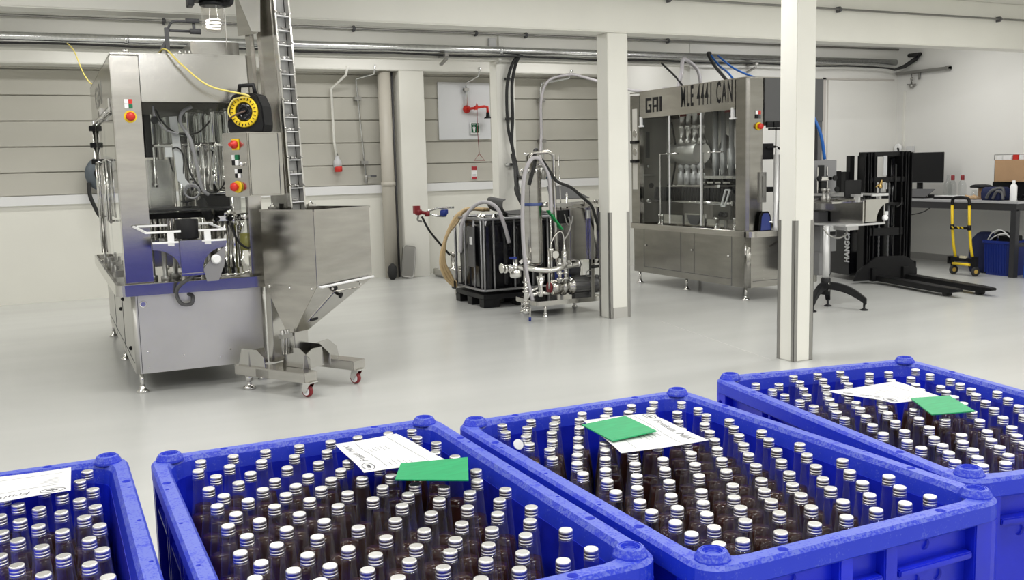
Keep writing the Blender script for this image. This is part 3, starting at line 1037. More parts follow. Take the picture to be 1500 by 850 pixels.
for i in range(10):
    a = 2 * PI * i / 10
    x, y = 1.28 + 0.2 * math.cos(a), 8.05 + 0.2 * math.sin(a)
    pis.lathe((x, y, 1.47), [(0.022, 0), (0.022, 0.12), (0.014, 0.125), (0.014, 0.3), (0.026, 0.305), (0.026, 0.37)], 10)
pis.build_each('filling_head', CHROME, fm)
for x, y, z0, z1, r in ((1.27, 7.86, 0.80, 1.33, 0.038), (1.33, 7.82, 0.80, 1.28, 0.026), (1.40, 7.95, 0.8, 1.22, 0.025)):
    g = MB().lathe((x, y, z0), [(r * 2.6, 0), (r * 2.6, 0.02), (r * 1.9, 0.024), (r * 1.9, 0.06), (r, 0.064), (r, z1 - z0 - 0.09), (r * 1.5, z1 - z0 - 0.085), (r * 1.5, z1 - z0)], 20)
    g.build_each('pillar', CHROME, fm)
MB().box(1.18, 1.42, 7.80, 7.88, 1.23, 1.27).build('cross_clamp', CHROME, fm, 0.004)
kb = MB()
for x in (1.2, 1.30, 1.38):
    kb.lathe((x, 7.79, 1.25), [(0.022, 0), (0.022, 0.035), (0.01, 0.04)], 10, axis=(0, -1, 0))
kb.lathe((1.24, 7.84, 1.27), [(0.045, 0), (0.045, 0.05), (0.02, 0.06)], 12)
kb.build_each('clamp_knob', BLACK, fm)
lub = MB().lathe((1.42, 7.75, 1.0), [(0.0, 0), (0.055, 0), (0.06, 0.01), (0.06, 0.13), (0.0, 0.13)], 20, caps=False)
lub.build('oil_jar', OIL, fm, label='jar of yellow green oil')
MB().lathe((1.42, 7.75, 1.131), [(0.06, 0), (0.06, 0.1), (0.07, 0.11), (0.07, 0.15), (0.03, 0.16), (0.03, 0.2)], 20).build('oil_jar_head', CLEAR, fm)
MB().lathe((1.42, 7.75, 1.24), [(0.074, 0), (0.074, 0.04), (0.03, 0.05)], 20).build('jar_collar', CHROME, fm)
# slotted arm, hoses and star wheel
arm = MB()
arm.bar((0.925, 7.75, 2.03), (0.955, 7.75, 1.55), 0.055, 0.03, (0, 1, 0))
arm.bar((0.955, 7.75, 1.56), (1.00, 7.74, 1.50), 0.05, 0.03, (0, 1, 0))
arm.box(0.85, 0.90, 7.72, 7.76, 1.73, 1.80)
arm.build('slotted_arm', PAPER, fm)
hs = MB()
hs.tube([(1.06, 7.72, 2.10), (0.99, 7.7, 2.06), (0.97, 7.69, 1.98), (1.03, 7.68, 1.86), (1.06, 7.68, 1.7), (1.09, 7.68, 1.5), (1.14, 7.7, 1.44)], 0.013, 8, 6)
hs.torus((1.02, 7.7, 1.47), (0.3, 1, 0.3), 0.055, 0.008, 20, 6)
hs.torus((1.025, 7.72, 1.46), (0.1, 1, 0.35), 0.05, 0.007, 20, 6)
hs.tube([(0.78, 7.66, 2.1), (0.79, 7.66, 2.02), (0.86, 7.68, 1.93), (0.95, 7.68, 1.90)], 0.008, 6, 5)
hs.build_each('white_hose', GREYHOSE, fm)
cb = MB()
cb.tube([(0.80, 7.7, 2.08), (0.85, 7.7, 1.98), (0.95, 7.71, 1.90), (1.1, 7.75, 1.91), (1.2, 7.8, 2.0)], 0.007, 6, 6)
cb.tube([(1.0, 7.7, 1.72), (1.02, 7.7, 1.6), (1.1, 7.72, 1.48), (1.22, 7.76, 1.46), (1.3, 7.8, 1.56)], 0.007, 6, 6)
cb.tube([(0.90, 7.75, 1.62), (0.88, 7.74, 1.75), (0.93, 7.72, 1.80), (0.98, 7.73, 1.74), (0.97, 7.74, 1.6)], 0.006, 6, 6)
cb.lathe((0.785, 7.66, 2.0), [(0.026, -0.01), (0.03, 0.0), (0.026, 0.02)], 12, axis=(0, -1, 0))
cb.tube([(1.09, 7.8, 1.40), (1.15, 7.75, 1.25)], 0.035, 10)
cb.tube([(1.30, 7.7, 1.22), (1.33, 7.66, 1.08), (1.42, 7.62, 1.02), (1.52, 7.62, 1.12), (1.54, 7.66, 1.27)], 0.009, 7, 6)
cb.build_each('cable', RUBBER, fm)
sw = MB()
sw.lathe((1.0, 7.9, 1.33), [(0.34, 0), (0.34, 0.012), (0.0, 0.012)], 40, caps=False)
sw.box(0.72, 1.2, 7.95, 8.3, 1.26, 1.30)
sw.lathe((0.99, 7.78, 1.345), [(0.035, 0), (0.035, 0.012), (0.01, 0.014), (0.01, 0.04), (0.045, 0.042), (0.045, 0.055)], 14)
sw.build('star_wheel', BLACK, fm)
blk = MB()
for i in range(6):
    blk.lathe((0.74 + i * 0.035, 8.0 + 0.05 * (i % 2), 1.09), [(0.012, 0), (0.012, 0.17), (0.017, 0.175), (0.017, 0.2)], 8)
blk.build_each('guide_pin', CHROME, fm)
gear = MB()
for i, (x, y) in enumerate(((0.72, 7.9), (0.80, 7.8), (0.90, 8.0), (0.98, 7.85), (1.06, 8.05), (1.14, 7.9))):
    gear.lathe((x, y, 0.78), [(0.035, 0), (0.035, 0.05), (0.018, 0.055), (0.018, 0.3), (0.03, 0.305), (0.03, 0.34)], 12)
gear.build_each('spindle', DSTEEL, fm)
# bottle conveyor end at the front
cv = thing('bottle_conveyor', '', 'conveyor') if False else None
pl = MB()
pl.box(0.845, 0.995, 7.17, 7.19, 0.90, 1.135)
pl.box(0.845, 0.865, 7.19, 8.1, 0.98, 1.135)
pl.box(0.975, 0.995, 7.19, 8.1, 0.98, 1.135)
pl.box(0.84, 1.0, 7.15, 7.30, 0.885, 0.90)
pl.build('conveyor_frame', STEELH, fm, 0.002)
for sx, xa, xb in ((-1, 0.845, 0.665), (1, 0.995, 1.165)):
    poly = [(xa, 1.12), (xb, 1.12), (xb, 1.075)]
    for i in range(1, 9):
        a = PI / 2 * i / 8
        poly.append((xb + (xa - xb) * math.sin(a), 0.92 + 0.155 * math.cos(a)))
    w_ = MB()
    w_.prism(poly, 'y', 7.20, 7.21)
    w_.build('conveyor_wing', STEELH, fm)
gr = MB()
for xa, xb, y in ((0.665, 0.84, 7.21), (1.0, 1.165, 7.21)):
    gr.bar((xa, y - 0.005, 1.125), (xb, y - 0.005, 1.125), 0.03, 0.012)
gr.bar((0.62, 7.20, 1.20), (0.86, 7.20, 1.20), 0.014, 0.014)
gr.bar((0.98, 7.20, 1.20), (1.17, 7.20, 1.20), 0.014, 0.014)
gr.bar((0.59, 7.45, 1.235), (0.80, 7.45, 1.235), 0.014, 0.014)
gr.bar((0.98, 7.45, 1.235), (1.12, 7.45, 1.235), 0.014, 0.014)
gr.bar((0.63, 7.20, 1.20), (0.57, 7.45, 1.235), 0.014, 0.012)
gr.bar((1.16, 7.20, 1.20), (1.09, 7.45, 1.235), 0.014, 0.012)
for x in (0.79, 1.04):
    gr.box(x - 0.022, x + 0.022, 7.195, 7.205, 1.10, 1.2)
gr.build_each('guide_rail', PAPER, fm)
MB().lathe((0.915, 7.28, 1.14), [(0.0, 0), (0.075, 0), (0.078, 0.006), (0.078, 0.134), (0.072, 0.14), (0.0, 0.14)], 28, caps=False).build('roller', BLACK, fm)
MB().lathe((1.085, 7.18, 0.99), [(0.0, 0), (0.034, 0), (0.034, 0.03), (0.024, 0.034), (0.024, 0.042), (0.0, 0.042)], 18, axis=(0, -1, 0), caps=False).build('bearing_cap', PAPER, fm)
MB().prism([(1.02, 0.83), (1.10, 0.83), (1.15, 0.95), (1.16, 1.08), (1.06, 1.0), (1.0, 0.92)], 'y', 7.21, 7.23).build('bearing_plate', DSTEEL, fm)
MB().tube([(0.96, 7.2, 0.91), (0.90, 7.22, 0.86), (0.84, 7.32, 0.80), (0.825, 7.40, 0.73), (0.86, 7.42, 0.655), (0.93, 7.44, 0.65), (0.945, 7.47, 0.70), (0.92, 7.50, 0.715)], 0.014, 10, 6).build('drive_cable', DGREY, fm)
# on the roof
rf = MB()
rf.box(1.1, 1.46, 7.85, 8.3, 2.465, 2.60)
rf.build('roof_box', STEELH, fm, 0.004)
rp = MB()
rp.bar((0.94, 7.9, 2.465), (0.94, 7.9, 2.70), 0.03)
rp.bar((0.86, 7.9, 2.48), (0.93, 7.9, 2.6), 0.02)
rp.tube([(0.94, 7.9, 2.68), (1.14, 7.9, 2.68)], 0.01, 8)
rp.tube([(0.94, 7.9, 2.66), (0.98, 7.88, 2.74), (1.08, 7.88, 2.75), (1.15, 7.88, 2.76)], 0.009, 8, 5)
rp.lathe((1.08, 7.88, 2.755), [(0.018, 0), (0.018, 0.1)], 10, axis=(1, 0, 0))
rp.lathe((1.13, 7.9, 2.68), [(0.022, -0.02), (0.022, 0.06)], 10, axis=(1, 0, 0))
rp.lathe((1.14, 7.9, 2.66), [(0.012, 0), (0.012, 0.1)], 10)
rp.box(0.82, 1.08, 7.84, 7.96, 2.465, 2.49)
rp.build('sensor_bracket', DGREY, fm)
kn = MB()
for x in (0.6, 0.62, 0.98, 1.02, 1.05):
    kn.lathe((x, 7.55, 2.465), [(0.014, 0), (0.014, 0.02), (0.006, 0.03)], 10)
kn.build_each('roof_knob', CHROME, fm)

# ---------------------------------------------------------------- cap feeder: hopper, cleated elevator, control box
AY = math.radians(32)
FX, FY = 1.724, 6.844
cf = thing('cap_feeder', 'stainless cap hopper with tall cleated elevator, on a base with dark red castors', 'cap feeder', (FX, FY, 0), AY)
T = frame(FX, FY, 0, AY)          # x along the front of the hopper, y towards its back
W_, D_ = 0.606, 0.535
e = 0.004
hp = MB(T)
zt, zw, za = 1.318, 0.775, 0.43
lo = [(0, 0, zw), (W_, 0, zw), (W_, D_, zw), (0, D_, zw)]
hi = [(0, 0, zt), (W_, 0, zt), (W_, D_, zt), (0, D_, zt)]
bt = [(-0.035, 0.215, za), (0.115, 0.215, za), (0.115, 0.30, za), (-0.035, 0.30, za)]
hin = [(0.012, 0.012, zt), (W_ - 0.012, 0.012, zt), (W_ - 0.012, D_ - 0.012, zt), (0.012, D_ - 0.012, zt)]
hlow = [(0.012, 0.012, zw), (W_ - 0.012, 0.012, zw), (W_ - 0.012, D_ - 0.012, zw), (0.012, D_ - 0.012, zw)]
hp.rings([bt, lo, hi, hin, hlow, [(p[0], p[1], za + 0.02) for p in bt]], caps=True, smooth=False)
hopper = hp.build('hopper', STEEL, cf, 0.003)
rimb = MB(T)
for a, c in ((hi[0], hi[1]), (hi[1], hi[2]), (hi[2], hi[3]), (hi[3], hi[0])):
    rimb.bar((a[0], a[1], zt), (c[0], c[1], zt), 0.018, 0.014)
rimb.build('hopper_rim', STEEL, hopper)
hb_ = MB(T)
hb_.tube([(0.02, -0.03, zw - 0.005), (0.585, -0.03, zw + 0.012)], 0.009, 8)
hb_.tube([(0.02, 0.0, zw - 0.005), (0.02, -0.03, zw - 0.005)], 0.008, 8)
hb_.tube([(0.50, 0.0, zw + 0.01), (0.50, -0.03, zw + 0.01)], 0.008, 8)
hb_.build('grab_bar', PAPER, hopper)
# hatch with knob and pull on the sloping front
nf = Vector((0, -(zw - za), -0.215)).normalized()
ht = MB(T)
ht.hexa([(0.06, 0.172, 0.50), (0.15, 0.172, 0.50), (0.50, 0.04, 0.71), (0.22, 0.04, 0.71), (0.06, 0.166, 0.498), (0.15, 0.166, 0.498), (0.50, 0.034, 0.708), (0.22, 0.034, 0.708)])
ht.build('hatch', STEELH, hopper)
kk = MB(T)
kk.lathe((0.23, 0.035, 0.70), [(0.012, 0), (0.012, 0.03), (0.022, 0.034), (0.022, 0.05), (0.01, 0.054)], 14, axis=(0.3, -0.8, -0.4))
kk.lathe((0.215, 0.04, 0.735), [(0.014, 0), (0.022, 0.02), (0.014, 0.03)], 12, axis=(-0.2, -0.8, 0.3))
kk.bar((0.08, 0.165, 0.515), (0.15, 0.165, 0.52), 0.03, 0.03)
kk.build_each('hatch_knob', BLACK, hopper)
bo = MB(T)
for y in (0.05, 0.27, 0.48):
    bo.lathe((0, y, 0.755), [(0.011, 0), (0.011, 0.008), (0.006, 0.012)], 8, axis=(-1, 0, 0))
for x in (0.16, 0.47):
    bo.lathe((x, 0.01, 0.74), [(0.009, 0), (0.009, 0.014)], 8, axis=(0, -1, 0))
bo.build_each('bolt', CHROME, hopper)
cl_ = MB(T)
for x in (0.1, 0.5):
    cl_.box(x - 0.04, x + 0.04, D_ - 0.05, D_ - 0.02, zt, zt + 0.025)
    cl_.tube([(x - 0.03, D_ - 0.03, zt + 0.02), (x, D_ - 0.03, zt + 0.05), (x + 0.03, D_ - 0.03, zt + 0.02)], 0.005, 6)
cl_.build_each('lid_clip', CHROME, hopper)
# base
bs = MB(T)
bs.box(-0.225, -0.095, -0.05, 0.66, 0.115, 0.185)
bs.box(0.265, 0.40, -0.07, 0.60, 0.115, 0.185)
bs.box(-0.225, 0.40, 0.30, 0.44, 0.115, 0.180)
bs.build('base_frame', STEEL, cf, 0.004)
gu = MB(T)
for x in (-0.09, 0.12):
    gu.prism([(0.02, 0.18), (0.02, 0.26), (0.12, 0.33), (0.26, 0.33), (0.30, 0.18)], 'x', x, x + 0.006)
gu.prism([(-0.12, 0.18), (-0.10, 0.28), (-0.02, 0.32), (0.08, 0.32), (0.10, 0.18)], 'y', 0.06, 0.066)
gu.prism([(0.13, 0.18), (0.14, 0.32), (0.30, 0.33), (0.39, 0.26), (0.41, 0.18)], 'y', 0.20, 0.206)
gu.prism([(0.36, 0.18), (0.37, 0.26), (0.44, 0.31), (0.60, 0.31), (0.64, 0.18)], 'x', -0.20, -0.194)
gu.prism([(-0.21, 0.18), (-0.2, 0.30), (-0.05, 0.30), (-0.02, 0.18)], 'y', 0.52, 0.526)
gu.build_each('gusset', STEELH, cf, 0.001)
pc = MB(T)
pc.box(-0.03, 0.11, 0.22, 0.30, 0.18, 0.46)
pc.box(0.0, 0.13, 0.47, 0.532, 0.18, 0.76)
pc.box(0.20, 0.32, 0.542, 0.60, 0.18, 1.37)
pc.build_each('pillar', STEELH, cf, 0.003)
ac = MB(T)
for x in (-0.13, -0.10, -0.075):
    ac.cyl((x, 0.24, 0.28), (x, 0.24, 0.46), 0.014, n=10)
ac.box(-0.15, -0.05, 0.22, 0.26, 0.40, 0.43)
ac.build_each('actuator', DSTEEL, cf)
for x in (-0.16, 0.33):
    f_ = MB(T)
    f_.lathe((x, 0.58, 0), [(0.045, 0), (0.045, 0.018), (0.02, 0.03), (0.014, 0.034), (0.014, 0.06), (0.03, 0.065), (0.026, 0.115)], 18)
    f_.build('levelling_foot', CHROME, cf)
for x, y in ((-0.16, -0.03), (0.33, -0.05)):
    k = MB(T)
    k.box(x - 0.045, x + 0.045, y - 0.045, y + 0.045, 0.108, 0.116)
    for sx in (-1, 1):
        k.prism([(y - 0.035, 0.11), (y + 0.035, 0.11), (y + 0.05, 0.05), (y + 0.02, 0.03)], 'x', x + sx * 0.024, x + sx * 0.029)
    fk = k.build('castor', CHROME, cf)
    wv = MB(T)
    wv.lathe((x - 0.016, y + 0.02, 0.045), [(0.032, 0), (0.042, 0.002), (0.045, 0.008), (0.045, 0.024), (0.042, 0.030), (0.032, 0.032)], 24, axis='x')
    wv.build('tyre', DRED, fk, label='dark red castor tyre')
    wh = MB(T)
    wh.lathe((x - 0.018, y + 0.02, 0.045), [(0.031, 0), (0.031, 0.036)], 20, axis='x')
    wh.build('wheel_hub', PAPER, fk)
# elevator, leaning a little
LEAN = -0.030


def el(x, y, z):
    return (x + LEAN * (z - 1.3), y + 0.012 * (z - 1.3), z)


ex0, ex1, ey0, ey1, ez1 = 0.19, 0.35, 0.405, 0.60, 3.28
def slab(mb, x0, x1, y0, y1, z0, z1):
    mb.hexa([el(x0, y0, z0), el(x1, y0, z0), el(x1, y1, z0), el(x0, y1, z0), el(x0, y0, z1), el(x1, y0, z1), el(x1, y1, z1), el(x0, y1, z1)])
case = MB(T)
slab(case, ex0 - 0.006, ex0, ey0 + 0.03, ey1, 1.36, ez1)
slab(case, ex1, ex1 + 0.006, ey0 + 0.03, ey1, 1.36, ez1)
slab(case, ex0 - 0.006, ex1 + 0.006, ey1, ey1 + 0.006, 1.36, ez1)
slab(case, ex0 - 0.006, ex1 + 0.006, ey0 + 0.03, ey1, ez1, ez1 + 0.006)
case.build('elevator_casing', STEEL, cf, 0.002)
belt = MB(T)
slab(belt, ex0 + 0.02, ex1 - 0.02, ey0 + 0.045, ey0 + 0.05, 1.15, ez1)
belt.build('elevator_belt', mat('pale_belt', (0.36, 0.36, 0.35), 0.45), cf)
for x in (ex0, ex1 - 0.016):
    g = MB(T)
    slab(g, x, x + 0.016, ey0, ey0 + 0.06, 1.15, ez1)
    for i in range(9):
        z = 1.5 + 0.21 * i
        p = el(x + 0.008, ey0, z)
        g.lathe(p, [(0.009, 0), (0.009, 0.008), (0.005, 0.012)], 8, axis=(0, -1, 0))
    g.build('elevator_rail', CHROME, cf)
outer = MB(T)
slab(outer, ex0 - 0.06, ex0 - 0.02, ey1 + 0.02, ey1 + 0.07, 1.9, ez1)
slab(outer, ex0 - 0.10, ex0 - 0.09, ey1 - 0.1, ey1 + 0.1, 2.6, ez1)
outer.build_each('elevator_post', STEEL, cf, 0.002)
random.seed(3)
for i in range(14):
    z = 1.37 + 0.105 * i
    c_ = MB(T)
    p0, p1 = el(ex0 + 0.02, ey0 + 0.044, z), el(ex1 - 0.02, ey0 + 0.044, z)
    c_.bar((p0[0], p0[1] - 0.022, z), (p1[0], p1[1] - 0.022, z), 0.044, 0.006)
    cl = c_.build('cleat', PAPER, cf)
    cp = MB(T)
    for j in range(random.randint(3, 5)):
        q = el(ex0 + 0.036 + 0.02 * j + random.uniform(0, 0.008), ey0 + 0.02 + random.uniform(-0.008, 0.008), z + 0.012 + random.uniform(0, 0.006))
        cp.lathe(q, [(0.012, -0.008), (0.014, -0.006), (0.014, 0.007), (0.012, 0.009)], 10, axis=(random.uniform(-1, 1), random.uniform(-1, 1), random.uniform(-0.6, 1)))
    cp.build_each('cap', DSTEEL, cl)
# control box on the side of the elevator
bx = MB(T)
bx0, bx1, by0, by1 = -0.225, 0.115, 0.385, 0.645
bx.box(bx0, bx1, by0, by1, 1.43, 1.885)
cbx = bx.build('control_box', STEEL, cf, 0.006)
MB(T).box(bx1 - 0.045, bx1 - 0.04, by0 - 0.002, by0 + 0.01, 1.435, 1.88).build('door_gap', DGREY, cbx)
MB(T).box(bx0 + 0.015, bx1 - 0.05, by0 - 0.004, by0, 1.44, 1.875).build('box_door', STEELH, cbx, 0.002)
nl = T.to_3x3() @ Vector((-1, 0, 0))
xa = T.to_3x3() @ Vector((0, -1, 0))
P = lambda y, z: T @ Vector((bx0, y, z))
sq = MB(basis(P(0.50, 1.80), xa, (0, 0, 1))).box(-0.035, 0.035, -0.04, 0.04, 0, 0.008).build('main_switch', YELLOW, cbx, 0.002)
MB().lathe(P(0.50, 1.80) + nl * 0.008, [(0.03, 0), (0.03, 0.02), (0.014, 0.024), (0.014, 0.05)], 16, axis=nl).build('switch_knob', RED, sq)
switch_block(cbx, P(0.51, 1.69), xa, (0, 0, 1), (PAPER, GREEN, BLACK, PAPER), 0.03)
MB().lathe(P(0.44, 1.66), [(0.016, 0), (0.016, 0.025), (0.008, 0.03)], 12, axis=nl).build('key_switch', CHROME, cbx)
switch_block(cbx, P(0.49, 1.595), xa, (0, 0, 1), (PAPER, BLACK, BLACK, PAPER), 0.026)
estop(cbx, P(0.50, 1.50), nl, 0.032)

# cable reel on the control box
rc = T @ Vector((-0.10, 0.50, 1.886))
ru = T.to_3x3() @ Vector((-0.96, -0.28, 0)).normalized()
rs = Vector((0, 0, 1)).cross(ru).normalized()
RM = Matrix.Identity(4)
for i in range(3):
    RM[i][0], RM[i][1], RM[i][2], RM[i][3] = rs[i], ru[i], (0, 0, 1)[i], rc[i]     # x sideways, y out of the face, z up
rl = thing('cable_reel', 'black cable reel with a yellow notched ring, standing on the steel control box', 'cable reel', tuple(rc))
bd = MB(RM)
poly = [(-0.14, 0.0), (0.14, 0.0), (0.15, 0.05), (0.14, 0.18), (0.105, 0.26), (0.07, 0.275), (-0.07, 0.275), (-0.105, 0.26), (-0.14, 0.18), (-0.15, 0.05)]
bd.prism(poly, 'y', -0.10, 0.035)
bd.build('reel_body', BLACK, rl, 0.008)
hh = MB(RM)
hh.tube([(-0.07, -0.01, 0.26), (-0.055, -0.01, 0.335), (0.055, -0.01, 0.335), (0.07, -0.01, 0.26)], 0.016, 8)
hh.build('handle', BLACK, rl)
yr = MB(RM)
yr.lathe((0, 0.035, 0.145), [(0.068, 0), (0.068, 0.010), (0.073, 0.016), (0.106, 0.016), (0.11, 0.010), (0.11, 0)], 44, axis='y')
ring = yr.build('ring', YELLOW, rl)
nt_ = MB(RM)
for i in range(22):
    a = 2 * PI * i / 22
    c0, s0 = math.cos(a), math.sin(a)
    nt_.bar((0.084 * c0, 0.052, 0.145 + 0.084 * s0), (0.102 * c0, 0.052, 0.145 + 0.102 * s0), 0.008, 0.004)
nt_.build_each('notch', BLACK, ring)
fc = MB(RM)
fc.lathe((0, 0.035, 0.145), [(0.068, 0), (0.068, 0.012), (0.03, 0.02), (0.03, 0.012), (0.0, 0.012)], 30, axis='y', caps=False)
for i in range(4):
    a = 2 * PI * i / 4 + 0.4
    fc.lathe((0.042 * math.cos(a), 0.045, 0.145 + 0.042 * math.sin(a)), [(0.016, 0), (0.016, 0.01), (0.012, 0.01), (0.012, 0.004)], 12, axis='y')
fc.build('socket_plate', BLACKGLOSS, rl)
RW = lambda x, y, z: RM @ Vector((x, y, z))
MB().tube([RW(0.02, 0.06, 0.15), RW(-0.03, 0.085, 0.13), RW(-0.09, 0.08, 0.105), RW(-0.14, 0.03, 0.09)], 0.006, 7, 5).build('plug_lead', mat('brown_lead', (0.12, 0.075, 0.06), 0.5), rl)
cord = [(0.35, 11.15, 2.96), (0.40, 10.95, 2.86), (0.47, 10.72, 2.60), (0.55, 10.5, 2.49), (0.68, 9.4, 2.476), (0.83, 7.8, 2.476), (0.87, 7.47, 2.49), (0.96, 7.38, 2.38), (1.13, 7.28, 2.22)]
cord += [tuple(RW(0.06, 0.07, 0.255)), tuple(RW(-0.06, 0.066, 0.235)), tuple(RW(-0.115, 0.062, 0.16)), tuple(RW(-0.10, 0.058, 0.10))]
tag(MB().tube(cord, 0.0065, 8, 8).build('extension_cord', YELCORD), 'yellow extension cord hanging from the hood of the filling machine to the cable reel', 'cord')

# hanging lamp over the machine
hl = thing('hanging_lamp', 'hanging lamp with ribbed clear glass cylinder under a black housing, above the filling machine', 'lamp', (1.155, 7.1, 2.9))
q = MB().box(1.03, 1.27, 7.0, 7.2, 2.775, 2.9)
q.lathe((1.155, 7.1, 2.745), [(0.085, 0), (0.085, 0.035)], 24)
q.box(0.99, 1.03, 7.04, 7.16, 2.735, 2.92)
q.prism([(1.2, 2.79), (1.2, 2.735), (1.29, 2.755), (1.30, 2.79)], 'y', 7.05, 7.15)
q.build('housing', BLACK, hl, 0.004)
MB().cyl((1.155, 7.1, 2.9), (1.155, 7.1, CEIL), 0.012, n=8).build('stem', DSTEEL, hl)
pr = [(0.072, 0.195)]
for i in range(9):
    z = 0.18 - 0.02 * i
    pr += [(0.076, z), (0.073, z - 0.01)]
pr += [(0.07, 0.005), (0.05, -0.012), (0.0, -0.016)]
MB().lathe((1.155, 7.1, 2.585), pr, 28, caps=False).build('glass_cover', glassy('ribbed_glass', (0.86, 0.84, 0.80), 1.6, edge_sheen=(0.02, 0.25)), hl)
sp = [(1.155 + 0.045 * math.cos(t), 7.1 + 0.045 * math.sin(t), 2.595 + 0.06 * t / (6 * PI)) for t in [6 * PI * i / 60 for i in range(61)]]
MB().tube(sp, 0.006, 8).build('spiral_bulb', mat('lit_bulb', (0.9, 0.9, 0.9), 0.4, emit=(1.0, 0.98, 0.94, 1.2)), hl)
br = MB()
br.prism([(1.30, 2.98), (1.52, 2.98), (1.50, 2.60), (1.44, 2.60)], 'y', 7.22, 7.23)
br.build('mounting_plate', STEELH, hl)
tag(MB().tube([(1.265, 7.25, CEIL), (1.265, 7.25, 2.47)], 0.005, 6).build('steel_wire', CHROME), 'thin vertical steel wire hanging down beside the clear lamp', 'wire')

# ---------------------------------------------------------------- can filling machine behind the columns
cm = thing('can_filling_machine', 'long stainless can filling machine lettered across its glazed front, behind the white columns', 'machine', (7.65, 9.8, 0))
AX0, AX1, AY0, AY1 = 7.12, 8.18, 8.70, 11.08
b = MB()
rr_box(b, AX0, AX1, AY0, AY1, 0.155, 0.74, 0.05)
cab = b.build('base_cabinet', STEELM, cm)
g = MB()
for y in (8.98, 9.70, 9.98, 10.80):
    g.box(AX0 - 0.002, AX0 + 0.002, y - 0.004, y + 0.004, 0.235 if y != 8.98 else 0.155, 0.735)
g.box(AX0 - 0.002, AX0 + 0.002, 8.98, 10.80, 0.231, 0.238)
g.box(7.2, 8.1, AY0 - 0.002, AY0 + 0.002, 0.225, 0.23)
g.build_each('panel_gap', DGREY, cab)
for y, z in ((9.03, 0.50), (9.74, 0.52), (10.75, 0.52)):
    MB().lathe((AX0, y, z), [(0.014, 0), (0.014, 0.014), (0.008, 0.02)], 12, axis=(-1, 0, 0)).build('latch', CHROME, cab)
g = MB()
for x, z in ((7.35, 0.25), (7.35, 0.35), (7.62, 0.24), (7.7, 0.36)):
    g.lathe((x, AY0, z), [(0.007, 0), (0.005, 0.004)], 8, axis=(0, -1, 0))
g.build_each('screw', CHROME, cab)
tray(MB(), AX0 - 0.05, AX1 + 0.05, AY0 - 0.1, AY1 + 0.04, 0.735, 0.805, 0.10, 0.02, 0.765).build('drip_tray', STEEL, cm)
for x, y in ((7.19, 8.81), (7.19, 9.95), (7.14, 10.93), (8.1, 8.81), (8.1, 9.95), (8.1, 10.9)):
    levelling_leg(cm, x, y, 0.155, 0.05)
# posts
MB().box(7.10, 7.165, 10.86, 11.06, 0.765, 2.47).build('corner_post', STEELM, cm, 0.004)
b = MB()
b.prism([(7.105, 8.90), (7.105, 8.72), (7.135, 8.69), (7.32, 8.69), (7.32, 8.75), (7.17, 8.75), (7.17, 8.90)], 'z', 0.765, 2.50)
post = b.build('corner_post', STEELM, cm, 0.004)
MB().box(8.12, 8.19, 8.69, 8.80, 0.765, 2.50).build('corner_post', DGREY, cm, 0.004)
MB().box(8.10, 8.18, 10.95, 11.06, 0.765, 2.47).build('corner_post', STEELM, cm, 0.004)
# hood with its lettering
b = MB()
b.box(7.095, 7.115, 8.905, 10.845, 2.17, 2.50)
b.box(8.17, 8.19, 8.70, 11.06, 2.02, 2.50)
b.box(7.10, 8.19, 11.06, 11.08, 2.02, 2.48)
b.box(7.10, 8.19, 8.70, 11.08, 2.50, 2.515)
hood2 = b.build('hood', STEEL, cm, 0.002)
DPANEL = mat('dark_grey_panel', (0.095, 0.095, 0.097), 0.45)
MB().box(7.335, 8.19, 8.68, 8.70, 2.02, 2.50).build('hood_end', DPANEL, cm, 0.003)
XT = 7.0942
# blocky three letter badge, left part of the hood
k = MB()
def badge(strokes, y0, z0, h, wd):
    for (ya, za, yb, zb) in strokes:
        k.box(XT - 0.002, XT + 0.0008, y0 - yb * wd, y0 - ya * wd, z0 + za * h, z0 + zb * h)
bw, bh = 0.128, 0.185
zb0 = 2.235
badge(((0, 0, 0.25, 1), (0.25, 0.8, 1, 1), (0.25, 0, 1, 0.2), (0.75, 0.2, 1, 0.55), (0.5, 0.4, 0.75, 0.55)), 10.70, zb0, bh, bw)
badge(((0, 0, 0.25, 1), (0.25, 0.8, 0.72, 1), (0.72, 0, 1, 1), (0.25, 0.32, 0.72, 0.48)), 10.545, zb0, bh, bw)
badge(((0, 0, 0.36, 1),), 10.385, zb0, bh, bw)
k.build('badge_lettering', BLACK, hood2)
t_ = text_mb('MLE 4441 CAN', 0.345, basis((XT, 9.93, 2.262), (0, -1, 0), (0, 0, 1)), 0.0045, 0.36, 0.001, space=1.27)
ys = [v[1] for v in t_.v]
t_.build('model_lettering', BLACK, hood2)
# controls on the near post
switch_block(cm, (7.245, 8.69, 2.10), (1, 0, 0), (0, 0, 1), (PAPER, RED, BLACK, DGREY), 0.035)
estop(cm, (7.255, 8.69, 1.97), (0, -1, 0), 0.034)
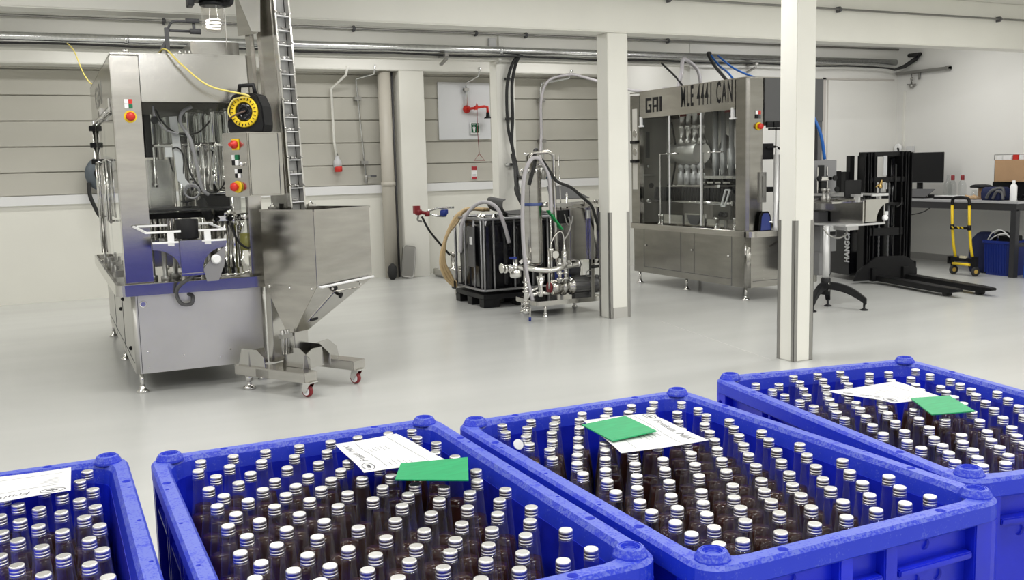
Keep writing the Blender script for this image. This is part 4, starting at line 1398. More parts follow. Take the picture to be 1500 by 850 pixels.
# clear doors, rods and long wire handles
for y0, y1 in ((8.92, 9.53), (9.55, 10.18), (10.20, 10.84)):
    MB().box(7.112, 7.118, y0, y1, 0.83, 2.17).build('clear_door', CLEAR, cm)
for y in (9.54, 10.19):
    MB().bar((7.105, y, 0.83), (7.105, y, 2.17), 0.014).build('door_edge', PAPER, cm)
for y0, y1 in ((9.45, 9.13), (10.33, 10.0)):
    h = MB()
    h.tube([(7.11, y1, 1.70), (7.06, y1, 1.70), (7.06, y0, 1.70), (7.06, y0, 0.95)], 0.010, 8)
    h.build('door_handle', CHROME, cm)
b = MB()
for y in (8.94, 10.81):
    b.box(7.08, 7.11, y - 0.015, y + 0.015, 2.06, 2.19)
    b.cyl((7.095, y - 0.05, 2.07), (7.095, y + 0.05, 2.07), 0.012, n=8)
b.build_each('door_hinge', PAPER, cm)
b = MB()
b.box(7.095, 7.10, 10.91, 11.02, 1.25, 2.3)
b.build('post_cover', mat('pale_cover', (0.60, 0.585, 0.54), 0.5), cm)
for z in (1.87, 1.62):
    MB().box(7.06, 7.10, 10.90, 11.03, z - 0.02, z + 0.02).build('clamp', BLACK, cm, 0.004)
for z in (1.98, 1.74):
    MB().lathe((7.095, 10.96, z), [(0.05, 0), (0.05, 0.004), (0.04, 0.005)], 12, axis=(-1, 0, 0)).build('dial', CHROME, cm)
MGREY2 = mat('beige_grey_panel', (0.30, 0.285, 0.25), 0.5)
# inside: rear cabinet, drum, filling valves, cylinders, chain
b = MB()
b.box(7.5, 8.05, 10.45, 10.83, 0.80, 2.15)
inner = b.build('inner_cabinet', MGREY2, cm, 0.004)
rp_ = MB().box(7.17, 8.10, 11.02, 11.035, 0.80, 2.18).build('rear_panel', MGREY2, cm, 0.002)
MB().box(7.30, 7.36, 11.012, 11.02, 1.66, 2.0).build('inner_window', DGREY, rp_)
MB().box(7.22, 7.44, 11.0, 11.02, 1.42, 1.445).build('panel_ledge', STEELC, rp_)
MB().lathe((7.33, 11.02, 1.55), [(0.022, 0), (0.022, 0.02), (0.01, 0.03)], 12, axis=(0, -1, 0)).build('panel_lock', CHROME, rp_)
b = MB()
b.box(7.66, 8.1, 10.05, 10.40, 1.55, 2.3)
b.build('dark_housing', DSTEEL, cm, 0.004)
MB().lathe((7.78, 10.15, 1.72), [(0.24, 0), (0.24, 0.08), (0.1, 0.1)], 28, axis=(-0.5, -0.6, 0.2)).build('ring_plate', DSTEEL, cm)
dr = MB().lathe((7.36, 9.87, 1.70), [(0.0, 0), (0.13, 0), (0.14, 0.01), (0.14, 0.55), (0.13, 0.56), (0.0, 0.56)], 32, axis='y', caps=False)
dr.build('drum', STEELC, cm)
for i in range(4):
    y = 9.86 + 0.135 * i
    v = MB()
    v.lathe((7.35, y, 1.80), [(0.03, 0), (0.05, 0.02), (0.05, 0.08), (0.032, 0.09), (0.032, 0.2), (0.046, 0.21), (0.046, 0.25), (0.03, 0.26), (0.03, 0.36), (0.042, 0.37), (0.042, 0.43), (0.015, 0.46)], 16)
    v.tube([(7.35, y, 2.25), (7.34, y + 0.02, 2.33), (7.38, y - 0.05, 2.4), (7.45, y - 0.12, 2.42)], 0.014, 8, 5)
    v.build('filling_valve', STEELC, cm)
    v = MB()
    v.lathe((7.34, y, 1.31), [(0.05, 0), (0.05, 0.14), (0.03, 0.15), (0.03, 0.19), (0.045, 0.2), (0.045, 0.24), (0.02, 0.28)], 16)
    v.build('valve_nozzle', TUBEGREY, cm)
for i in range(7):
    y = 9.22 + 0.075 * i
    v = MB().lathe((7.42 + 0.06 * (i % 2), y, 1.42), [(0.042, 0), (0.042, 0.32), (0.03, 0.325), (0.03, 0.85)], 16)
    v.build('cylinder', TUBEGREY, cm)
b = MB()
b.box(7.28, 7.50, 9.15, 9.8, 1.385, 1.42)
b.box(7.28, 7.5, 9.8, 10.5, 1.29, 1.31)
b.box(7.3, 7.5, 9.2, 9.8, 1.33, 1.35)
b.build_each('cross_rail', CHROME, cm)
b = MB()
for y in (9.22, 9.4, 9.55, 9.7):
    b.box(7.3, 7.45, y - 0.02, y + 0.02, 1.31, 1.38)
b.box(7.42, 7.75, 9.0, 9.6, 1.22, 1.28)
b.box(7.40, 7.6, 9.5, 10.1, 1.16, 1.25)
b.build_each('black_block', BLACK, cm)
b = MB()
b.box(7.7, 7.72, 9.2, 9.95, 0.82, 1.5)
b.box(7.55, 7.57, 9.55, 9.9, 0.82, 1.2)
b.build_each('inner_plate', DSTEEL, cm)
# dark chain wheel of can cradles and the long rod in front
ch = MB()
for i in range(26):
    y = 9.08 + 0.066 * i
    ch.lathe((7.28, y, 1.10), [(0.03, 0.0), (0.036, 0.01), (0.036, 0.11), (0.028, 0.13), (0.028, 0.17), (0.018, 0.18)], 10)
ch.box(7.26, 7.31, 9.05, 10.75, 1.085, 1.16)
ch.build('cradle_chain', BLACK, cm)
rd = MB()
rd.tube([(7.20, 9.05, 1.10), (7.20, 10.82, 1.10)], 0.02, 10)
for y in (9.07, 10.3, 10.80):
    rd.lathe((7.20, y, 1.10), [(0.032, -0.02), (0.032, 0.02)], 12, axis='y')
rd.build('guide_rod', CHROME, cm)
b = MB()
for (ya, za), (yb, zb) in zip([(9.17, 1.07), (9.24, 1.07), (9.16, 1.26), (9.08, 1.26)], [(9.24, 1.07), (9.16, 1.26), (9.08, 1.26), (9.17, 1.07)]):
    b.bar((7.17, ya, za), (7.17, yb, zb), 0.016)
b.build('adjuster_frame', PAPER, cm)
kb = MB()
for y, z in ((9.18, 0.97), (9.26, 0.97), (10.72, 1.3)):
    kb.lathe((7.19, y, z), [(0.03, 0), (0.036, 0.02), (0.03, 0.05), (0.012, 0.055), (0.012, 0.09)], 12, axis=(-0.6, -0.6, 0))
kb.lathe((7.25, 8.99, 1.26), [(0.045, 0), (0.045, 0.02), (0.012, 0.024), (0.012, -0.2)], 12)
kb.build_each('clamp_knob', BLACK, cm)
b = MB()
b.box(7.22, 7.42, 10.08, 10.50, 0.77, 0.93)
b.box(7.25, 7.40, 9.28, 9.62, 0.77, 0.90)
b.box(7.23, 7.26, 9.64, 10.05, 0.77, 0.96)
b.build_each('motor_box', STEELH, cm, 0.003)
b = MB()
b.prism([(9.70, 0.94), (9.99, 0.94), (9.94, 0.85), (9.90, 0.82), (9.78, 0.82), (9.74, 0.86)], 'x', 7.215, 7.228)
b.box(7.2, 7.3, 9.6, 9.9, 0.77, 0.80)
b.build_each('drip_guard', DGREY, cm, 0.002)
b = MB()
for i, y in enumerate((8.97, 9.05, 9.2, 9.42, 9.5, 10.0, 10.55, 10.68)):
    b.lathe((7.24 + 0.05 * (i % 3), y, 0.77), [(0.032, 0), (0.032, 0.04), (0.018, 0.045), (0.018, 0.12), (0.028, 0.125), (0.028, 0.16)], 12)
b.build_each('spindle', CHROME, cm)
b = MB()
for (p, q) in (((7.25, 10.35, 1.3), (7.3, 10.42, 2.1)), ((7.3, 8.97, 1.4), (7.4, 8.98, 2.3))):
    b.tube([p, ((p[0] + q[0]) / 2, p[1] - 0.06, (p[2] + q[2]) / 2), q], 0.012, 7, 5)
b.build_each('cable', RUBBER, cm)
b = MB()
for y, w_ in ((10.12, 0.12), (9.83, 0.05), (9.25, 0.1)):
    b.box(7.3, 7.32, y, y + w_, 2.16, 2.20)
b.build_each('warning_tag', DRED, cm)
# near end: side cabinet, round tubes, tags, cable
b = MB()
b.box(7.26, 7.36, 8.67, 8.70, 1.12, 1.46)
b.box(7.30, 7.34, 8.655, 8.67, 1.18, 1.42)
b.build('terminal_box', DSTEEL, cm, 0.003)
tb = MB()
for i, x in enumerate((7.42, 7.50, 7.575, 7.655, 7.73, 7.80)):
    r = 0.030 if i % 2 == 0 else 0.026
    tb.lathe((x, 8.58 + 0.01 * (i % 2), 0.80), [(r * 1.1, 0), (r * 1.1, 0.05), (r, 0.055), (r, 0.85), (0.008, 0.855), (0.008, 0.91), (0.014, 0.915), (0.014, 0.93)], 16)
tb.build_each('can_chute_tube', TUBEGREY, cm)
MB().tube([(7.36, 8.63, 0.90), (7.85, 8.6, 0.90)], 0.012, 8).build('tube_rail', CHROME, cm)
b = MB()
b.box(7.35, 7.52, 8.74, 8.82, 1.60, 1.78)
b.tube([(7.40, 8.72, 1.73), (7.5, 8.70, 1.74), (7.62, 8.68, 1.69), (7.75, 8.69, 1.66)], 0.014, 8, 5)
b.build('drive_head', BLACK, cm, 0.003)
b = MB()
for x in (7.40, 7.50):
    b.box(x - 0.045, x + 0.045, 8.66, 8.69, 1.955, 2.02)
    b.box(x - 0.02, x + 0.06, 8.65, 8.68, 1.925, 1.95)
b.build_each('door_catch', BLACK, cm, 0.002)
MB().box(7.5, 7.506, 8.68, 8.695, 1.0, 2.02).build('door_edge', DSTEEL, cm)
b = MB()
b.prism([(7.23, 0.80), (7.41, 0.80), (7.395, 0.97), (7.36, 1.02), (7.28, 1.02), (7.245, 0.97)], 'y', 8.635, 8.655)
bl = b.build('film_guard', BLACK, cm, 0.003)
MB().prism([(7.25, 0.81), (7.39, 0.81), (7.375, 0.965), (7.35, 1.0), (7.29, 1.0), (7.265, 0.965)], 'y', 8.628, 8.634).build('blue_film', mat('violet_blue_film', (0.05, 0.07, 0.26), 0.3), bl)
MB().tube([(7.72, 8.6, 0.90), (7.73, 8.57, 0.8), (7.70, 8.56, 0.68), (7.6, 8.57, 0.62), (7.52, 8.58, 0.60)], 0.012, 8, 6).build('grey_cable', DSTEEL, cm)
MB().tube([(7.78, 8.6, 0.80), (7.8, 8.56, 0.7), (7.78, 8.56, 0.5)], 0.008, 8, 6).build('black_cable', RUBBER, cm)

# outfeed conveyor with its stand and control cabinet, right of the near column
OT = Matrix.Translation((0, 0, 0.07))
oc = thing('outfeed_conveyor', 'can outfeed conveyor with steel guard end on a single post with black arched feet', 'conveyor', (7.6, 7.9, 0))
b = MB(OT)
b.box(7.755, 7.775, 7.62, 8.55, 0.835, 1.075)
b.box(8.055, 8.075, 7.62, 8.55, 0.835, 1.075)
b.box(7.755, 8.075, 7.62, 8.55, 1.06, 1.085)
fr = b.build('conveyor_frame', STEELH, oc, 0.002)
b = MB(OT)
poly = [(7.775, 1.085), (8.10, 1.085), (8.10, 1.04)]
for i in range(1, 8):
    a = PI / 2 * i / 7
    poly.append((8.10 - 0.17 * math.sin(a), 0.85 + 0.19 * math.cos(a)))
poly.append((7.775, 0.85))
b.prism(poly, 'y', 7.60, 7.62)
b.build('end_plate', STEELH, oc)
b = MB(OT)
poly = [(8.6, 1.075), (7.60, 1.075), (7.60, 0.85), (7.66, 0.86)]
for i in range(1, 8):
    a = PI / 2 * i / 7
    poly.append((7.66 + 0.16 * math.sin(a), 1.04 - 0.18 * math.cos(a)))
b.prism(poly, 'x', 7.735, 7.755)
b.build('side_guard', STEELH, oc)
b = MB(OT)
b.box(7.50, 8.06, 7.60, 8.2, 0.815, 0.835)
b.box(7.62, 7.78, 7.70, 7.9, 0.765, 0.815)
b.build_each('drip_plate', TUBEGREY, oc)
b = MB(OT)
b.bar((7.72, 7.60, 1.13), (7.72, 8.6, 1.13), 0.018, 0.025)
b.bar((8.02, 7.60, 1.13), (8.02, 8.6, 1.13), 0.018, 0.025)
b.bar((7.86, 7.60, 1.13), (8.09, 7.60, 1.13), 0.018, 0.025)
for x, y in ((7.72, 7.66), (7.72, 8.1), (8.02, 7.66)):
    b.box(x - 0.012, x + 0.012, y - 0.025, y + 0.025, 1.06, 1.13)
b.build_each('guide_rail', TUBEGREY, oc)
MB(OT).box(7.45, 7.73, 7.75, 8.6, 1.05, 1.07).build('side_shelf', STEELH, oc, 0.002)
b = MB()
b.cyl((7.48, 7.85, 0.17), (7.48, 7.85, 0.885), 0.035, n=20)
b.build('post', TUBEGREY, oc)
b = MB()
b.lathe((7.48, 7.85, 0.15), [(0.05, 0), (0.05, 0.17), (0.04, 0.18)], 20)
b.build('post_socket', BLACK, oc)
for dx, dy in ((0.22, -0.36), (-0.30, -0.12), (0.13, 0.10)):
    n = 10
    rs = []
    d = Vector((dx, dy, 0))
    sd = d.cross(Vector((0, 0, 1))).normalized() * 0.026
    for i in range(n + 1):
        u = i / n
        p = Vector((7.48, 7.85, 0)) + d * (0.08 + 0.92 * u)
        zt_ = 0.285 - 0.16 * u ** 2.2
        zb_ = 0.205 - 0.145 * u ** 2.0
        rs.append([p - sd + Vector((0, 0, zb_)), p + sd + Vector((0, 0, zb_)), p + sd + Vector((0, 0, zt_)), p - sd + Vector((0, 0, zt_))])
    ft = MB().rings(rs, smooth=False).build('foot', BLACK, oc, 0.004)
    e_ = Vector((7.48, 7.85, 0)) + d * 0.95
    MB().lathe(e_, [(0.042, 0), (0.042, 0.008), (0.018, 0.02), (0.012, 0.024), (0.012, 0.075)], 16).build('levelling_pad', BLACK, ft)
b = MB()
for z in (0.20, 0.27):
    b.lathe((7.475, 7.80, z), [(0.014, 0), (0.014, 0.01)], 10, axis=(0, -1, 0))
b.build_each('bolt', CHROME, oc)
cp_ = MB()
cp_.box(7.73, 8.10, 8.36, 8.42, 1.16, 1.575)
panel = cp_.build('control_panel', MGREY, oc, 0.004)
b = MB()
b.box(7.82, 7.90, 8.34, 8.36, 1.40, 1.52)
b.box(7.82, 7.90, 8.30, 8.36, 1.2, 1.34)
b.box(7.90, 7.96, 8.33, 8.36, 1.09, 1.18)
b.build_each('black_block', BLACK, panel, 0.002)
b = MB()
b.bar((7.77, 8.32, 1.37), (7.98, 8.32, 1.37), 0.035)
b.bar((7.79, 8.33, 1.2), (7.79, 8.33, 1.5), 0.012)
b.bar((7.93, 8.33, 1.2), (7.93, 8.33, 1.5), 0.012)
b.box(7.82, 7.98, 8.25, 8.30, 1.185, 1.215)
b.build_each('slide_bar', CHROME, panel)
b = MB()
for x, z in ((7.76, 1.375), (7.99, 1.375), (7.78, 1.24), (8.02, 1.25)):
    b.lathe((x, 8.29, z), [(0.02, 0), (0.03, 0.01), (0.03, 0.03)], 12, axis=(0, -1, 0))
b.build_each('knob', BLACK, panel)
b = MB()
for i in range(7):
    x, y = 7.62 + 0.06 * (i % 4), 8.05 + 0.13 * (i // 2)
    b.lathe((x, y, 1.14), [(0.03, 0), (0.03, 0.04), (0.016, 0.045), (0.016, 0.1), (0.026, 0.105), (0.026, 0.13)], 12)
b.build_each('roller', DSTEEL, oc)
b = MB()
b.box(7.60, 7.74, 8.10, 8.50, 0.86, 1.02)
b.box(7.52, 7.60, 8.20, 8.4, 0.84, 0.95)
b.build_each('drive_motor', DGREY, oc, 0.006)
cb2 = MB()
cb2.box(7.74, 7.98, 8.22, 8.60, 0.56, 0.92)
cb2.box(7.745, 7.92, 8.24, 8.6, 0.30, 0.56)
ccab = cb2.build('cabinet', MGREY, oc, 0.004)
b = MB().box(7.78, 7.95, 8.21, 8.222, 0.76, 0.86)
rec = b.build('recess', PAPER, ccab)
MB().box(7.78, 7.95, 8.205, 8.212, 0.745, 0.785).build('black_trim', BLACK, rec)
MB(OT).lathe((8.04, 7.60, 0.885), [(0.0, 0), (0.03, 0), (0.03, 0.03), (0.02, 0.036), (0.0, 0.036)], 16, axis=(0, -1, 0), caps=False).build('bearing_cap', PAPER, oc)
MB(OT).tube([(7.70, 7.78, 0.77), (7.62, 7.72, 0.72), (7.52, 7.72, 0.69), (7.42, 7.74, 0.72), (7.38, 7.8, 0.80)], 0.010, 8, 6).build('cable', DSTEEL, oc)
MB(OT).box(7.63, 7.86, 7.75, 7.765, 1.11, 1.29).build('black_shield', BLACK, oc, 0.003)
tag(MB().tube([(7.76, 8.9, 2.53), (7.80, 8.55, 2.2), (7.86, 8.38, 1.9), (7.92, 8.36, 1.585)], 0.018, 8, 6).build('air_hose', BLUEHOSE), 'blue air hose dropping to the grey control panel, beside the near column', 'hose')

# ---------------------------------------------------------------- intermediate bulk tank (black, caged) and what hangs on it
ib = thing('caged_tank', 'black bulk liquid tank in a grey tube cage on a black pallet base', 'tank', (4.95, 10.45, 0))
IX0, IX1, IY0, IY1 = 4.42, 5.45, 9.98, 10.82
b = MB()
b.rings([[(IX0 + IX1) / 2 + p[0] if False else ((IX0 + IX1) / 2 + p[0], (IY0 + IY1) / 2 + p[1], z) for p in rrect((IX1 - IX0) / 2 - d, (IY1 - IY0) / 2 - d, r, 0, 5)] for d, r, z in
         ((0.06, 0.06, 0.17), (0.035, 0.08, 0.20), (0.03, 0.09, 0.55), (0.03, 0.09, 0.93), (0.06, 0.08, 0.985), (0.14, 0.06, 1.0))], smooth=False)
for x in (4.72, 4.86, 5.0, 5.2):
    b.lathe((x, IY0 + 0.045, 0.22), [(0.03, 0), (0.035, 0.05), (0.035, 0.66), (0.02, 0.72)], 10)
tank = b.build('tank', BLACKGLOSS, ib, 0.006)
b = MB()
for x in (IX0 + 0.1, (IX0 + IX1) / 2, IX1 - 0.1):
    for y in (IY0 + 0.07, (IY0 + IY1) / 2, IY1 - 0.07):
        b.box(x - 0.1, x + 0.1, y - 0.07, y + 0.07, 0.0, 0.10)
b.box(IX0, IX1, IY0, IY1, 0.095, 0.15)
b.build('pallet', BLACK, ib, 0.006)
cage = []
xs = [IX0 + 0.005 + (IX1 - IX0 - 0.01) * i / 6 for i in range(7)]
for x in (4.44, 4.56, 4.82, 5.05, 5.25, 5.42):
    for y in (IY0 + 0.005, IY1 - 0.005):
        cage.append([(x, y, 0.20), (x, y, 1.005)])
for y in (10.02, 10.22, 10.5, 10.79):
    for x in (IX0, IX1):
        cage.append([(x, y, 0.20), (x, y, 1.005)])
for p in cage:
    MB().tube([p[0], (p[0][0], p[0][1], 0.3), p[1]], 0.0125, 8).build('cage_tube', CAGEGREY, ib)
for z, r in ((1.01, 0.016), (0.20, 0.015)):
    o_ = MB().tube([((IX0 + IX1) / 2 + p[0], (IY0 + IY1) / 2 + p[1], z) for p in rrect((IX1 - IX0) / 2 + 0.004, (IY1 - IY0) / 2 + 0.004, 0.06, 0, 4)], r, 8, closed=True)
    o_.build('cage_ring', CAGEGREY, ib)
MB().box(IX0 - 0.014, IX0 - 0.012, 10.24, 10.32, 0.71, 0.80).build('label_plate', PAPER, ib)
MB().box(IX0 - 0.012, IX0 - 0.010, 10.18, 10.38, 0.45, 0.92).build('id_plate', DGREY, ib)
b = MB()
for x, y in ((4.55, 10.25), (4.62, 10.5), (4.72, 10.3), (4.82, 10.2), (4.86, 10.35)):
    b.lathe((x, y, 0.99), [(0.035, 0), (0.035, 0.03), (0.025, 0.035), (0.025, 0.06)], 12)
b.build_each('fitting', CHROME, ib)

tag(MB().tube([(4.30, 10.35, 0.62), (4.32, 10.32, 0.95), (4.42, 10.25, 1.13), (4.52, 10.12, 1.20), (4.62, 10.0, 1.13), (4.67, 9.93, 0.95), (4.715, 9.90, 0.735)], 0.022, 10, 7).build('clear_hose', GREYHOSE),
    'clear grey hose bent over the top front edge of the black caged tank', 'hose')
tn = thing('tan_hose_coil', 'coil of translucent tan hose hanging off the left end of the black caged tank', 'hose', (4.2, 10.6, 0.3))
for i, d in enumerate((0.0, 0.035, 0.07)):
    pts = [(4.78 - d, 10.55, 1.09), (4.56 - d, 10.62, 1.10), (4.40, 10.66, 1.03 - d), (4.27, 10.70, 0.78), (4.20 + d * 0.6, 10.72, 0.5), (4.26 + d * 0.9, 10.74, 0.30 + d * 0.4), (4.37, 10.75, 0.19 + d * 0.6), (4.405, 10.76, 0.185 + d * 0.6)]
    MB().tube(pts, 0.021, 9, 6).build('hose_loop', TAN, tn)
MB().box(4.36, 4.375, 10.70, 10.80, 0.155, 0.25).build('band', BLACK, tn)
# rolled mat on the tank
mt = MB()
prof = catmull([Vector(p) for p in ((4.73, 0, 1.225), (4.69, 0, 1.20), (4.69, 0, 1.12), (4.75, 0, 1.06), (4.88, 0, 1.04), (5.1, 0, 1.045), (5.3, 0, 1.05))], 5)
rs = []
for i, p in enumerate(prof):
    d = (prof[min(i + 1, len(prof) - 1)] - prof[max(i - 1, 0)]).normalized()
    q = p + Vector((d.z, 0, -d.x)) * -0.008
    rs.append([(p.x, 10.0, p.z), (q.x, 10.0, q.z), (q.x + 0.06, 10.55, q.z + 0.02), (p.x + 0.06, 10.55, p.z + 0.02)])
mt.rings(rs, smooth=False)
tag(mt.build('rubber_mat', GREYMAT), 'dark grey rubber mat with a curled up left end on the black caged tank', 'mat')
mt = MB()
mt.add([(5.30, 10.0, 1.20), (5.80, 9.95, 1.20), (5.68, 10.3, 1.345), (5.42, 10.3, 1.345), (5.30, 10.0, 1.208), (5.80, 9.95, 1.208), (5.68, 10.3, 1.353), (5.42, 10.3, 1.353)],
       [(3, 2, 1, 0), (4, 5, 6, 7), (0, 1, 5, 4), (1, 2, 6, 5), (2, 3, 7, 6), (3, 0, 4, 7)])
tag(mt.build('rubber_sheet', GREYMAT), 'flat dark grey rubber sheet propped on the stainless tank of the filter skid', 'mat')

# ---------------------------------------------------------------- filter and pump skid
sk = thing('filter_skid', 'stainless skid carrying a tall filter housing, a pump and a square tank', 'filter skid', (5.0, 9.25, 0))
b = MB()
b.bar((4.60, 9.02, 0.15), (5.43, 9.02, 0.15), 0.05)
b.bar((4.60, 9.50, 0.15), (5.43, 9.50, 0.15), 0.05)
b.bar((4.62, 9.02, 0.15), (4.62, 9.50, 0.15), 0.05)
b.bar((5.41, 9.02, 0.15), (5.41, 9.50, 0.15), 0.05)
b.box(4.62, 5.41, 9.02, 9.5, 0.165, 0.172)
for x, y in ((5.275, 9.02), (5.41, 9.02), (5.41, 9.5)):
    b.bar((x, y, 0.17), (x, y, 1.15), 0.045)
b.bar((5.275, 9.02, 0.56), (5.41, 9.02, 0.56), 0.045)
b.build_each('frame_tube', STEELH, sk, 0.002)
for x, y in ((4.70, 9.02), (5.40, 9.02), (5.32, 9.49), (4.66, 9.49)):
    levelling_leg(sk, x, y, 0.14, 0.03, 'levelling_foot')
b = MB()
b.lathe((4.61, 9.10, 0.545), [(0.03, 0), (0.085, 0.02), (0.102, 0.05), (0.102, 0.98), (0.108, 0.985), (0.108, 1.0), (0.09, 1.02), (0.05, 1.035)], 32)
b.build('filter_housing', STEEL, sk)
b = MB()
for i in range(8):
    a = 2 * PI * i / 8
    b.lathe((4.61 + 0.11 * math.cos(a), 9.10 + 0.11 * math.sin(a), 1.52), [(0.012, 0), (0.016, 0.02), (0.016, 0.045), (0.008, 0.05)], 8)
b.build_each('lid_bolt', CHROME, sk)
MB().lathe((4.61, 9.10, 1.18), [(0.104, 0), (0.106, 0.002), (0.106, 0.03), (0.104, 0.032)], 32).build('blue_band', mat('blue_clamp', (0.06, 0.09, 0.25), 0.3), sk)
b = MB()
b.tube([(4.61, 9.10, 1.57), (4.61, 9.10, 1.69), (4.63, 9.09, 1.725), (4.78, 9.04, 1.735), (4.835, 9.03, 1.70), (4.84, 9.03, 1.2), (4.86, 9.03, 0.58)], 0.021, 10)
b.build('riser_pipe', STEEL, sk)
b = MB()
b.lathe((4.56, 9.10, 1.56), [(0.014, 0), (0.014, 0.14), (0.03, 0.145), (0.03, 0.17)], 12)
b.lathe((4.66, 9.12, 1.58), [(0.014, 0), (0.014, 0.05), (0.022, 0.055), (0.022, 0.1)], 12)
b.tube([(4.66, 9.1, 1.60), (4.78, 9.08, 1.60)], 0.007, 6)
b.build_each('vent_valve', CHROME, sk)
# lower manifold
b = MB()
b.tube([(4.26, 9.02, 0.555), (4.45, 9.0, 0.545), (4.56, 8.98, 0.525), (4.72, 8.98, 0.50), (4.86, 8.98, 0.515), (4.96, 9.0, 0.525), (5.12, 9.0, 0.54)], 0.030, 12, 4)
for x in (4.24, 4.30, 5.0, 5.10):
    b.lathe((x, 9.01, 0.545), [(0.042, -0.012), (0.042, 0.012)], 16, axis='x')
b.build('manifold_pipe', CHROME, sk)
b = MB()
b.lathe((4.35, 9.0, 0.48), [(0.045, -0.03), (0.06, -0.02), (0.06, 0.05), (0.04, 0.06), (0.025, 0.08), (0.025, 0.16)], 16)
b.lathe((4.21, 9.02, 0.555), [(0.05, -0.015), (0.05, 0.0), (0.035, 0.002), (0.035, 0.06)], 16, axis='x')
b.bar((4.40, 9.0, 0.6), (4.47, 8.98, 0.66), 0.035)
b.lathe((4.52, 9.05, 0.56), [(0.03, 0), (0.03, 0.06)], 12)
b.build_each('butterfly_valve', CHROME, sk)
MB().bar((4.28, 8.98, 0.66), (4.36, 9.0, 0.655), 0.022).build('blue_lever', BLUEP, sk)
b = MB()
b.tube([(4.45, 8.97, 0.53), (4.45, 8.97, 0.10)], 0.022, 10)
for z in (0.40, 0.34, 0.30, 0.18, 0.13):
    b.lathe((4.45, 8.97, z), [(0.036, -0.008), (0.036, 0.008)], 14)
b.lathe((4.45, 8.97, 0.1), [(0.025, -0.03), (0.035, -0.02), (0.035, 0.02)], 12)
b.tube([(4.46, 8.97, 0.22), (4.50, 8.95, 0.3), (4.58, 8.95, 0.33)], 0.016, 8, 4)
b.build('drain_pipe', CHROME, sk)
MB().bar((4.48, 8.93, 0.115), (4.445, 8.88, 0.012), 0.014, 0.03).build('drain_lever', CHROME, sk)
MB().lathe((4.445, 8.88, 0.012), [(0.014, -0.01), (0.014, 0.03)], 10).build('blue_lever_tip', BLUEP, sk)
b = MB()
b.tube([(4.64, 9.0, 0.52), (4.64, 9.0, 0.28), (4.58, 8.98, 0.27), (4.50, 8.97, 0.25)], 0.02, 10)
b.lathe((4.64, 9.0, 0.27), [(0.05, 0.18), (0.02, 0.05), (0.03, 0.0), (0.03, -0.04)], 12)
b.tube([(4.64, 9.0, 0.27), (4.74, 8.99, 0.25)], 0.018, 8)
b.build('lower_pipe', CHROME, sk)
b = MB()
for x in (4.87, 4.94):
    b.tube([(x, 9.0, 0.62), (x, 9.0, 0.36)], 0.02, 10)
    for z in (0.46, 0.40, 0.56):
        b.lathe((x, 9.0, z), [(0.034, -0.012), (0.034, 0.012)], 12)
b.lathe((4.93, 9.0, 0.53), [(0.032, 0), (0.032, 0.16), (0.02, 0.165), (0.02, 0.2), (0.012, 0.21), (0.012, 0.26)], 14)
b.tube([(4.76, 9.0, 0.66), (4.78, 9.0, 0.8), (4.87, 9.0, 0.90), (4.92, 9.0, 0.86), (4.93, 9.0, 0.7)], 0.008, 7, 5)
b.lathe((4.77, 9.0, 0.60), [(0.02, 0), (0.02, 0.1), (0.035, 0.105), (0.035, 0.13)], 12)
b.lathe((4.82, 8.99, 0.66), [(0.04, 0.0), (0.04, 0.05)], 12, axis='y')
b.tube([(4.74, 9.0, 0.72), (4.74, 9.0, 0.3)], 0.008, 7)
b.build_each('small_pipe', CHROME, sk)
b = MB()
for x, y in ((4.86, 9.16), (5.05, 9.14)):
    b.tube([(x, y, 1.30), (x, y, 0.25)], 0.012, 8)
b.tube([(4.95, 9.12, 1.7), (4.97, 9.12, 0.9)], 0.006, 6)
b.build_each('thin_riser', CHROME, sk)
# pump
b = MB()
b.lathe((4.80, 9.1, 0.30), [(0.02, 0), (0.075, 0.01), (0.085, 0.03), (0.085, 0.10), (0.06, 0.12), (0.05, 0.15)], 24, axis='x')
pump = b.build('pump_head', STEEL, sk)
MB().lathe((4.785, 9.1, 0.30), [(0.055, 0), (0.06, 0.004), (0.06, 0.015)], 20, axis='x').build('red_cover', DRED, pump)
b = MB()
b.lathe((4.92, 9.1, 0.30), [(0.06, 0), (0.095, 0.02), (0.095, 0.05), (0.075, 0.06), (0.075, 0.12), (0.095, 0.125), (0.095, 0.14), (0.10, 0.15)], 24, axis='x')
b.build('pump_flange', STEELH, sk)
b = MB()
b.lathe((5.07, 9.12, 0.30), [(0.09, 0), (0.095, 0.01), (0.095, 0.24), (0.09, 0.25), (0.10, 0.255), (0.10, 0.33), (0.06, 0.34)], 24, axis='x')
for i in range(12):
    a = 2 * PI * i / 12
    b.bar((5.08, 9.12 + 0.098 * math.cos(a), 0.30 + 0.098 * math.sin(a)), (5.31, 9.12 + 0.098 * math.cos(a), 0.30 + 0.098 * math.sin(a)), 0.008, 0.012)
b.box(5.1, 5.3, 9.08, 9.16, 0.17, 0.22)
b.build('motor', mat('motor_grey', (0.16, 0.16, 0.16), 0.4, 0.6), sk)
b = MB()
b.lathe((5.03, 9.25, 0.46), [(0.05, -0.03), (0.05, 0.06), (0.03, 0.07)], 18, axis='x')
b.box(4.98, 5.12, 9.2, 9.32, 0.34, 0.46)
b.build('blue_motor', BLUEP, sk, 0.004)
MB().lathe((5.13, 9.25, 0.47), [(0.085, -0.03), (0.085, 0.09), (0.06, 0.1)], 20, axis='x').build('motor_cover', DGREY, sk)
MB().torus((5.24, 9.02, 0.43), (0.1, 1, 0.2), 0.035, 0.006, 18, 6).build('wire_loop', DSTEEL, sk)
